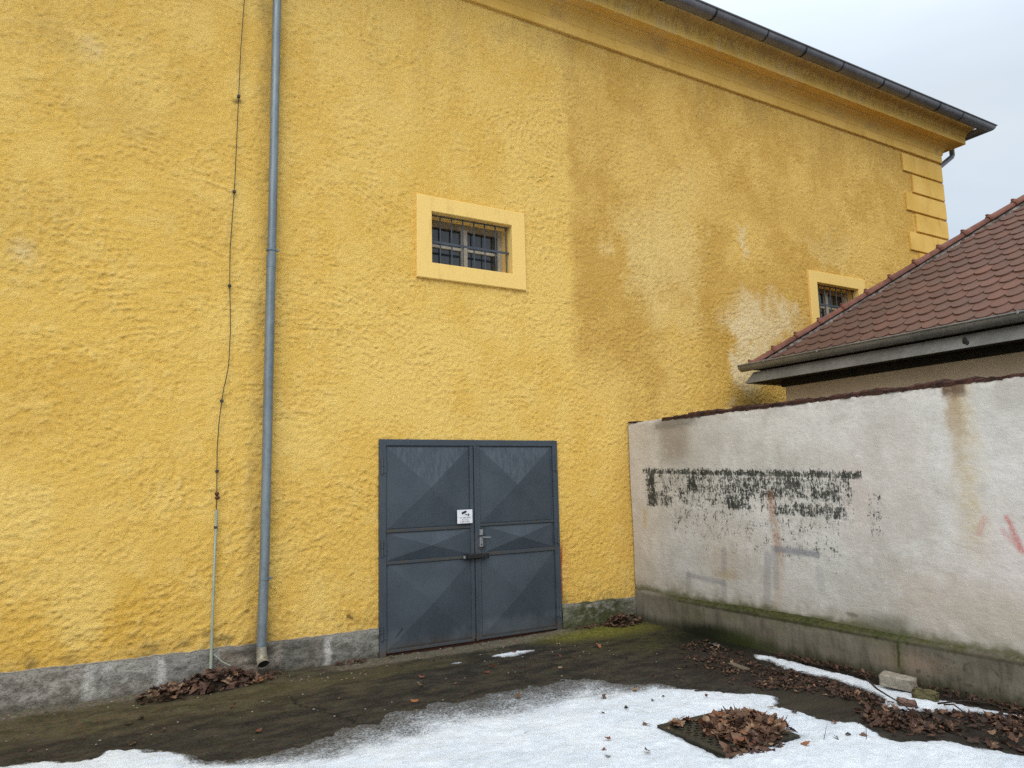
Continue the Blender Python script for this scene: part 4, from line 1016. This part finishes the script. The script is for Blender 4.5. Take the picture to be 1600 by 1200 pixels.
# ================================================================== LEAVES
def leaf_proto(seed):
    rnd = random.Random(seed); kind = seed % 3
    m = 26; rings = (0, .45, 1.0); v = [(0, 0, 0)]; f = []
    def rad(a):
        if kind == 2: r = .62*(abs(math.cos(a))*.85+.35)          # oval leaf
        else:
            r = .50+.50*max(0, math.cos(2.5*a))**1.4 if abs(a) < 2.3 else .42   # five lobed leaf
            r *= (1.08-.10*abs(a))
        return r*(1+.16*math.sin(9*a+rnd.random()*6)+rnd.uniform(-.08, .08))
    cu, cv, tw_, k3 = rnd.uniform(-1.6, 2.6), rnd.uniform(-1.2, 2.8), rnd.uniform(-1.2, 1.2), rnd.uniform(.05, .16)
    ph = rnd.random()*6
    def bend(x, y):
        z = .5*cu*x*x*.5+.5*cv*y*y*.5+tw_*x*y*.5+k3*math.sin(4*x+ph)*math.cos(5*y+ph)
        return (x*(1-.18*min(1, abs(z))), y*(1-.22*min(1, abs(z))), z)
    rr = [rad(-math.pi+2*math.pi*k/m) for k in range(m)]
    for q in rings[1:]:
        for k in range(m):
            a = -math.pi+2*math.pi*k/m; r = rr[k]*q if q == 1 else .45*min(rr[k], .62)
            v.append(bend(r*math.cos(a), r*math.sin(a)))
    for k in range(m):
        f.append((0, 1+k, 1+(k+1) % m)); f.append((1+k, 1+m+k, 1+m+(k+1) % m, 1+(k+1) % m))
    # stalk
    b = len(v); sx_ = -.42
    v += [bend(sx_, -.012), bend(sx_, .012), (sx_-.55, .02+rnd.uniform(-.2, .2), rnd.uniform(-.05, .25)), (sx_-.55, .03, .02)]
    f.append((b, b+1, b+2))
    return np.array(v), f
PROT = [leaf_proto(i) for i in range(14)]
def rotm(yaw, tilt, az):
    return np.array(Matrix.Rotation(az, 3, 'Z') @ Matrix.Rotation(tilt, 3, 'X') @ Matrix.Rotation(-az, 3, 'Z') @ Matrix.Rotation(yaw, 3, 'Z'))
def pile(name, label, items, mound=None, cat='leaves'):
    V, F, T = [], [], []; off = 0
    for (x, y, z, s, tilt, tone) in items:
        pv, pf = PROT[random.randrange(len(PROT))]
        m = rotm(random.uniform(0, 6.28), tilt, random.uniform(0, 6.28))
        q = (pv*s) @ m.T
        lo = q[:, 2].min()
        q = q+np.array([x, y, max(z, .006-lo*.8)])
        V.append(q); F += [tuple(i+off for i in ff) for ff in pf]; T += [tone]*len(q); off += len(q)
    if mound:
        cx, cy, rx, ry, hh_, rot, tone = mound; n = 26; b = off; q = []
        for i in range(n):
            for j in range(n):
                a, c = -1+2*i/(n-1), -1+2*j/(n-1); r = min(1, math.hypot(a, c))
                xx, yy_ = a*rx, c*ry; X_ = cx+xx*math.cos(rot)-yy_*math.sin(rot); Y_ = cy+xx*math.sin(rot)+yy_*math.cos(rot)
                q.append((X_, Y_, hh_*(1-r*r)**1.0*(.8+.4*random.random())-.004))
        F += [(b+i*n+j, b+(i+1)*n+j, b+(i+1)*n+j+1, b+i*n+j+1) for i in range(n-1) for j in range(n-1)]
        V.append(np.array(q)); T += [tone]*len(q)
    me = bpy.data.meshes.new(name); me.from_pydata(np.concatenate(V).tolist(), [], F); me.update()
    a = me.attributes.new('tone', 'FLOAT', 'POINT'); a.data.foreach_set('value', np.array(T, np.float32))
    me.polygons.foreach_set('use_smooth', [True]*len(me.polygons)); me.materials.append(M['leafpile'])
    return tag(link(name, me), label, cat, kind='stuff')
def heap(cx, cy, rx, ry, hh_, n, rot, s0, s1, t0, t1, tiltmax=1.1):
    it = []
    for _ in range(n):
        r = math.sqrt(random.random())*1.0; a = random.uniform(0, 6.283)
        xx, yy_ = r*math.cos(a)*rx, r*math.sin(a)*ry
        hz = hh_*max(0, 1-r*r)
        it.append((cx+xx*math.cos(rot)-yy_*math.sin(rot), cy+xx*math.sin(rot)+yy_*math.cos(rot), hz*random.uniform(.75, 1.05)+.012, random.uniform(s0, s1), random.uniform(0, tiltmax)*(.5+.5*r if hh_ > .05 else 1), random.uniform(t0, t1)))
    return it
it = heap(3.80, -3.41, .30, .26, .085, 400, .2, .026, .066, .22, 1.0, 1.25)
it += heap(3.52, -3.10, .15, .05, .03, 14, .1, .03, .055, .5, .95)
it += heap(3.60, -3.66, .22, .06, .03, 26, -.05, .035, .06, .3, .8)
it += heap(3.58, -3.73, .26, .05, .012, 16, -.1, .03, .05, .15, .6)
pile('leaf_pile', 'heap of curled tan and brown leaves on the drain grate', it, (3.80, -3.41, .28, .24, .06, .2, .2))
it = heap(1.04, -.22, .36, .18, .13, 190, .12, .034, .062, .08, .78)
it += heap(.66, -.30, .24, .15, .09, 90, .2, .032, .056, .15, .82)
it += heap(1.36, -.24, .18, .09, .03, 26, .0, .03, .05, .35, .75)
it += heap(1.52, -.12, .12, .06, .02, 16, .0, .02, .035, .25, .6)
pile('leaf_pile', 'dark brown leaf heap against the plinth under the conductor wire', it, (1.0, -.20, .36, .17, .085, .12, .1))
it = heap(5.38, -.17, .27, .14, .10, 130, .05, .03, .052, .18, .58)
it += heap(4.95, -.13, .22, .06, .015, 40, .0, .022, .04, .2, .55)
pile('leaf_pile', 'small reddish leaf heap in the corner where both walls meet', it, (5.36, -.14, .24, .11, .045, .05, .12))
it = heap(2.22, -.10, .17, .05, .015, 26, .0, .02, .038, .15, .5)
pile('leaf_pile', 'little row of leaves along the plinth left of the door', it)
# litter along the foot of the boundary wall
LIT = [(5.138, -1.341), (5.543, -1.279), (5.40, -2.0), (5.30, -2.5), (5.27, -2.979), (5.15, -3.40), (5.00, -3.70), (5.13, -3.86), (5.471, -4.275), (5.5, -5.0), (5.05, -5.0), (4.807, -4.584), (4.717, -4.27), (4.50, -4.004), (4.55, -3.70), (4.90, -3.50), (4.93, -3.15), (4.70, -2.95), (4.55, -2.6), (4.75, -2.2), (4.56, -2.0)]
LIT = np.array(LIT)
it = []
px = RNG.uniform(4.3, 5.65, 9000); py = RNG.uniform(-5.0, -1.2, 9000)
dd = sdf(px, py, [tuple(p) for p in LIT]); dn = fbm(px*4, py*4, 3, 55)
for x_, y_, d_, q_ in zip(px, py, dd, dn):
    dens = np.clip(d_/.12+.35, 0, 1)*(1.0 if y_ < -3.35 else (.9 if y_ < -2.5 else .42))*np.clip((q_-.30)*4, .10, 1)
    if d_ > -.07 and random.random() < dens*1.1:
        big_ = y_ < -3.3
        it.append((x_, y_, random.uniform(.004, .03 if big_ else .012), random.uniform(.016, .046 if big_ else .032), random.uniform(0, .9 if big_ else .45), random.uniform(.02, .54 if big_ else .36) if random.random() > .09 else random.uniform(.6, .9)))
for _ in range(420):
    y_ = random.uniform(-4.7, -2.2); x_ = random.uniform(5.50, 5.645)+.02*math.sin(y_*6); it.append((x_, y_, random.uniform(.02, .05), random.uniform(.014, .032), random.uniform(0, .8), random.uniform(.05, .5)))
pile('leaf_litter', 'dark wet leaf litter spread along the foot of the boundary wall', it, None, 'leaf litter')
it = [(float(a), float(b), .006, random.uniform(.012, .022), random.uniform(0, .5), random.uniform(.05, .5)) for a, b in zip(RNG.uniform(-.4, 5.4, 260), RNG.uniform(-2.3, -.1, 260)) if fbm(np.array([a*2]), np.array([b*2]), 3, 5)[0] > .46]
pile('leaf_crumbs', 'scattered leaf crumbs on the dark asphalt', it, None, 'leaf litter')
# fine grit
mb = MB()
for _ in range(420):
    x_, y_ = random.uniform(-.5, 4.9), random.uniform(-1.9, -.05)*random.random()**.6
    if fbm(np.array([x_*2.2]), np.array([y_*3.5]), 3, 61)[0] < .54: continue
    s_ = random.uniform(.003, .008); mb.blobx((x_, y_, .004), (s_*1.3, s_, s_*.7), 5)
tag(mb.build('grit', M['concrete'], None, smooth=60), 'pale grit scattered over the asphalt below the yellow wall', 'grit', kind='stuff')

def leafmesh(i, s):
    pv, pf = PROT[i]; me = bpy.data.meshes.new('fallen_leaf'); me.from_pydata((pv*s*np.array([1, 1, .75])).tolist(), [], pf); me.update()
    me.polygons.foreach_set('use_smooth', [True]*len(me.polygons)); me.materials.append(M['leaf']); return me
LM = [leafmesh(i, .045) for i in range(14)]
TAN, BRN, DRK, RED, ORG = (.26, .17, .10, 1), (.13, .07, .042, 1), (.035, .024, .018, 1), (.15, .05, .03, 1), (.28, .11, .05, 1)
LV = [((3.773, -2.333), 1.1, TAN, .1, 'flat tan leaf in a melt hollow near the upper snow edge'),
 ((3.441, -2.364), 1.1, BRN, .4, 'curled two toned brown leaf in mid snow left of the flat tan leaf'),
 ((3.386, -2.71), .8, DRK, .9, 'dark upright leaf on the snow above the left side of the grate'),
 ((3.203, -2.669), .6, DRK, .2, 'tiny dark leaf on the snow just below the curled two toned leaf'),
 ((3.31, -2.984), .9, BRN, .1, 'flat brown leaf on the snow beside the left corner of the grate'),
 ((2.927, -3.1), .8, RED, .1, 'faint reddish leaf sunk in the snow left of the grate'),
 ((2.985, -3.396), .9, BRN, .5, 'crumpled brown leaf on the snow left of the front corner of the grate'),
 ((2.749, -3.33), .7, DRK, .3, 'small dark leaf at the bottom of the snow left of the grate'),
 ((2.80, -3.22), .5, RED, .3, 'tiny red brown leaf on the snow beside the dark bottom leaf'),
 ((3.70, -2.62), .5, DRK, .2, 'left one of two tiny dark leaves on the snow behind the grate'),
 ((3.83, -2.59), .5, DRK, .2, 'right one of two tiny dark leaves on the snow behind the grate'),
 ((4.05, -2.82), .6, RED, 1.2, 'small reddish leaf standing on its stalk behind the grate'),
 ((4.244, -3.232), .95, TAN, .1, 'pale tan leaf lying flat on the snow right of the grate'),
 ((4.305, -3.393), .8, DRK, .2, 'thin dark curled leaf on the snow right of the pale tan leaf'),
 ((4.35, -3.66), .9, RED, .6, 'red brown leaf at the snow edge beside the bare asphalt patch'),
 ((4.204, -3.87), .7, DRK, .2, 'left dark leaf of the pair near the right snow edge'),
 ((4.28, -3.93), .9, BRN, .2, 'right brown leaf of the pair near the right snow edge'),
 ((3.83, -3.86), 1.0, ORG, .4, 'orange brown leaf on the snow in front of the grate'),
 ((4.10, -3.86), .7, (.04, .05, .02, 1), .5, 'dull green leaf on the snow right of the front of the grate'),
 ((2.554, -2.708), .4, BRN, .3, 'lone tiny leaf in the open middle of the snow'),
 ((2.924, -1.985), 1.0, BRN, .5, 'brown leaf on the grey slush edge below the door'),
 ((2.245, -1.553), .9, ORG, .3, 'orange brown leaf on asphalt just above the snow edge left of centre'),
 ((2.458, -1.20), .9, BRN, .4, 'brown leaf on dark asphalt left of the tiny orange leaf'),
 ((2.572, -.98), .9, RED, .3, 'reddish curled leaf on dark asphalt below the left door leaf'),
 ((2.72, -1.32), .5, ORG, .2, 'tiny orange leaf on dark asphalt above the slush'),
 ((3.207, -1.056), 1.1, ORG, .4, 'bright orange brown leaf on asphalt below the right door leaf'),
 ((3.12, -1.14), .9, RED, .2, 'dull red leaf touching the bright orange brown leaf'),
 ((3.609, -1.063), .8, ORG, .8, 'upright orange leaf on asphalt below the long snow patch'),
 ((3.973, -.987), .7, RED, .4, 'dark red leaf on asphalt below the right door jamb'),
 ((3.70, -1.40), 1.0, TAN, .1, 'flat tan leaf on asphalt above the upper snow edge'),
 ((4.50, -.885), 1.5, ORG, .3, 'large orange brown leaf on the moss near the wall corner'),
 ((3.66, -.66), .7, RED, .2, 'red leaf lying on the long snow patch by the door'),
 ((.349, -1.40), 1.0, BRN, .3, 'brown leaf at the snow edge in the lower left'),
 ((.56, -1.20), 1.0, BRN, .2, 'pale brown leaf on asphalt right of the lower left snow bump'),
 ((.439, -.80), 1.1, DRK, .1, 'upper long dark leaf flat on the olive asphalt at lower left'),
 ((.36, -.88), 1.0, DRK, .1, 'lower dark leaf flat on the olive asphalt at lower left'),
 ((1.056, -.90), 1.1, RED, .5, 'reddish leaf clump on asphalt in front of the left leaf heap'),
 ((1.38, -.33), 1.3, ORG, .4, 'bright orange leaf at the right end of the left leaf heap'),
 ((2.62, -.13), .9, BRN, .3, 'brown leaf on the sill at the left foot of the door'),
 ((1.10, -1.62), .8, RED, .2, 'reddish leaf on asphalt above the lower left snow edge'),
 ((1.799, -1.143), .6, TAN, .2, 'small yellowish leaf on the dark asphalt below the leaf row')]
dgrid = lambda x_, y_: snow_fields(np.array([[x_]]), np.array([[y_]]))
for i, ((x_, y_), s_, c_, tl, lab) in enumerate(LV):
    d_, _, h_ = dgrid(x_, y_); z_ = float(gfn(np.array([x_]), np.array([y_]))[0, 2])+(float(h_[0, 0])+.004 if d_[0, 0] > 0 else 0)+.010*s_+(.018*s_*tl)
    o = bpy.data.objects.new('fallen_leaf', LM[(i*5+3) % 14]); COL.objects.link(o)
    o.location = (x_, y_, z_); o.scale = (s_,)*3; o.rotation_euler = (tl*random.choice((-1, 1)), tl*.4, random.uniform(0, 6.28)); o.color = c_
    tag(o, lab, 'leaf', 'single fallen leaves')

# ================================================================== LOOSE STONES, BOARD, TWIGS
def chunk(name, loc, size, rot, mat, label, cat, seed, bev=.012, rough=.006):
    bm = bmesh.new(); bmesh.ops.create_cube(bm, size=1)
    for v in bm.verts: v.co = Vector((v.co.x*size[0], v.co.y*size[1], v.co.z*size[2]))
    bmesh.ops.bevel(bm, geom=bm.edges[:], offset=bev, segments=2, affect='EDGES', profile=.6)
    bmesh.ops.subdivide_edges(bm, edges=bm.edges[:], cuts=2, use_grid_fill=True)
    rnd = random.Random(seed)
    for v in bm.verts: v.co += Vector((rnd.uniform(-1, 1), rnd.uniform(-1, 1), rnd.uniform(-1, 1)))*rough*.5
    me = bpy.data.meshes.new(name); bm.to_mesh(me); bm.free(); me.materials.append(mat)
    me.polygons.foreach_set('use_smooth', [True]*len(me.polygons)); me.set_sharp_from_angle(angle=R(40))
    o = bpy.data.objects.new(name, me); COL.objects.link(o); o.location = loc; o.rotation_euler = rot
    return tag(o, label, cat)
chunk('concrete_block', (5.385, -3.46, .085), (.115, .235, .085), (R(4), R(-4), R(14)), M['concrete'], 'pale grey concrete block on the snow by the boundary wall', 'block', 1)
chunk('mossy_stone', (5.33, -3.70, .045), (.11, .16, .075), (R(6), R(5), R(24)), M['mossy_stone'], 'greenish mossy stone lying right beside the concrete block', 'stone', 2, .02, .016)
chunk('broken_brick', (5.10, -3.70, .035), (.06, .12, .035), (R(8), R(-12), R(40)), M['red_brick'], 'broken reddish brick piece in front of the concrete block', 'brick', 3, .014, .012)
chunk('old_board', (4.98, -2.26, .014), (.06, .24, .014), (0, 0, R(-12)), M['wood'], 'small grey weathered board on the litter near the wall', 'board', 4, .004, .003)
def twig(pts, r, lab):
    mb = MB(); mb.tube(pts, [r*(1-.6*i/(len(pts)-1)) for i in range(len(pts))], 6); return tag(mb.build('twig', M['twig'], None, smooth=60), lab, 'twig', 'twigs on the ground')
twig([(5.26, -3.28, .09), (5.18, -3.42, .055), (5.10, -3.56, .05), (5.00, -3.74, .045), (4.93, -3.86, .03)], .008, 'forked dark twig crossing the icy snow below the concrete block')
twig([(5.20, -3.86, .05), (5.28, -3.98, .085), (5.36, -4.12, .09), (5.40, -4.28, .06)], .007, 'arched dark twig on the snow strip at the right')
twig([(5.28, -3.86, .03), (5.24, -3.95, .06), (5.12, -4.1, .05), (5.05, -4.3, .03)], .006, 'dark twig among the leaves below the arched twig')
twig([(5.10, -2.45, .02), (5.06, -2.7, .03), (5.0, -2.95, .02)], .006, 'straight twig on the wet litter left of the snow strip')
twig([(5.0, -2.9, .02), (4.86, -3.05, .035), (4.74, -3.0, .02)], .006, 'short bent twig at the edge of the bare asphalt patch')
twig([(4.08, -2.66, .045), (4.15, -2.72, .045)], .006, 'stubby black twig on the snow near the upper right snow edge')
twig([(4.20, -4.0, .04), (4.22, -3.99, .13), (4.19, -4.01, .15)], .0022, 'thin upright stalk on the snow near the right snow edge')
twig([(4.00, -3.85, .035), (4.03, -3.86, .13)], .002, 'thin upright stalk on the snow right of the drain grate')

# ================================================================== LIGHT, WORLD, CAMERA
w = bpy.data.worlds.new('World'); SC.world = w; w.use_nodes = True
nt = w.node_tree; nt.nodes.clear()
SUN_EL, SUN_ROT = R(40), R(214)
sky = nt.nodes.new('ShaderNodeTexSky'); sky.sky_type = 'NISHITA'; sky.sun_disc = False
sky.sun_elevation = SUN_EL; sky.sun_rotation = SUN_ROT; sky.dust_density = 3.0; sky.air_density = 1.2
tc = nt.nodes.new('ShaderNodeTexCoord')
mp = nt.nodes.new('ShaderNodeMapping'); mp.inputs['Scale'].default_value = (1, 1, 2.6); nt.links.new(tc.outputs['Generated'], mp.inputs[0])
nz = nt.nodes.new('ShaderNodeTexNoise'); nz.inputs['Scale'].default_value = 2.6; nz.inputs['Detail'].default_value = 5; nz.inputs['Roughness'].default_value = .5; nz.inputs['Distortion'].default_value = .4
nt.links.new(mp.outputs[0], nz.inputs['Vector'])
cr = nt.nodes.new('ShaderNodeValToRGB'); cr.color_ramp.elements[0].position = .36; cr.color_ramp.elements[1].position = .66
cr.color_ramp.elements[0].color = (6.75, 7.75, 8.85, 1); cr.color_ramp.elements[1].color = (7.7, 8.5, 9.2, 1)
nt.links.new(nz.outputs[0], cr.inputs[0])
sp = nt.nodes.new('ShaderNodeSeparateXYZ'); nt.links.new(tc.outputs['Generated'], sp.inputs[0])
mr = nt.nodes.new('ShaderNodeMapRange'); nt.links.new(sp.outputs[2], mr.inputs[0]); mr.inputs[1].default_value = .42; mr.inputs[2].default_value = 1.0; mr.inputs[3].default_value = 1.0; mr.inputs[4].default_value = 2.6
vm = nt.nodes.new('ShaderNodeVectorMath'); vm.operation = 'SCALE'; nt.links.new(cr.outputs[0], vm.inputs[0]); nt.links.new(mr.outputs[0], vm.inputs['Scale'])
mx = nt.nodes.new('ShaderNodeMix'); mx.data_type = 'RGBA'; mx.inputs[0].default_value = .92
nt.links.new(sky.outputs[0], mx.inputs[6]); nt.links.new(vm.outputs[0], mx.inputs[7])
bg = nt.nodes.new('ShaderNodeBackground'); bg.inputs[1].default_value = .10
nt.links.new(mx.outputs[2], bg.inputs[0])
wo = nt.nodes.new('ShaderNodeOutputWorld'); nt.links.new(bg.outputs[0], wo.inputs[0])

sl = bpy.data.lights.new('sun', 'SUN'); sl.energy = 1.5; sl.angle = R(50); sl.color = (1, .965, .92)
so_ = bpy.data.objects.new('sun', sl); COL.objects.link(so_)
dirv = Vector((math.sin(SUN_ROT)*math.cos(SUN_EL), math.cos(SUN_ROT)*math.cos(SUN_EL), math.sin(SUN_EL)))
so_.rotation_euler = dirv.to_track_quat('Z', 'Y').to_euler(); so_.location = (0, -10, 20)

yaw, pit, rol, FPX = R(30.31829058), R(7.57614026), R(-1.33630163), 1141.7283
fw = Vector((math.sin(yaw)*math.cos(pit), math.cos(yaw)*math.cos(pit), math.sin(pit)))
rt = Vector((math.cos(yaw), -math.sin(yaw), 0)); up = rt.cross(fw)
c_, s_ = math.cos(rol), math.sin(rol)
r2 = rt*c_+up*s_; u2 = up*c_-rt*s_
cam = bpy.data.cameras.new('camera'); cam.sensor_fit = 'HORIZONTAL'; cam.sensor_width = 36; cam.lens = 36*FPX/1600
cam.clip_start = .05; cam.clip_end = 500
co = bpy.data.objects.new('camera', cam); COL.objects.link(co)
mat = Matrix((r2, u2, -fw)).transposed().to_4x4(); mat.translation = Vector((0, -7.0, 1.65)); co.matrix_world = mat
SC.camera = co
SC.render.engine = 'CYCLES'
SC.view_settings.view_transform = 'Standard'; SC.view_settings.look = 'None'; SC.view_settings.exposure = 0; SC.view_settings.gamma = 1
SC.cycles.max_bounces = 5; SC.cycles.diffuse_bounces = 3
SC.cycles.use_denoising = False
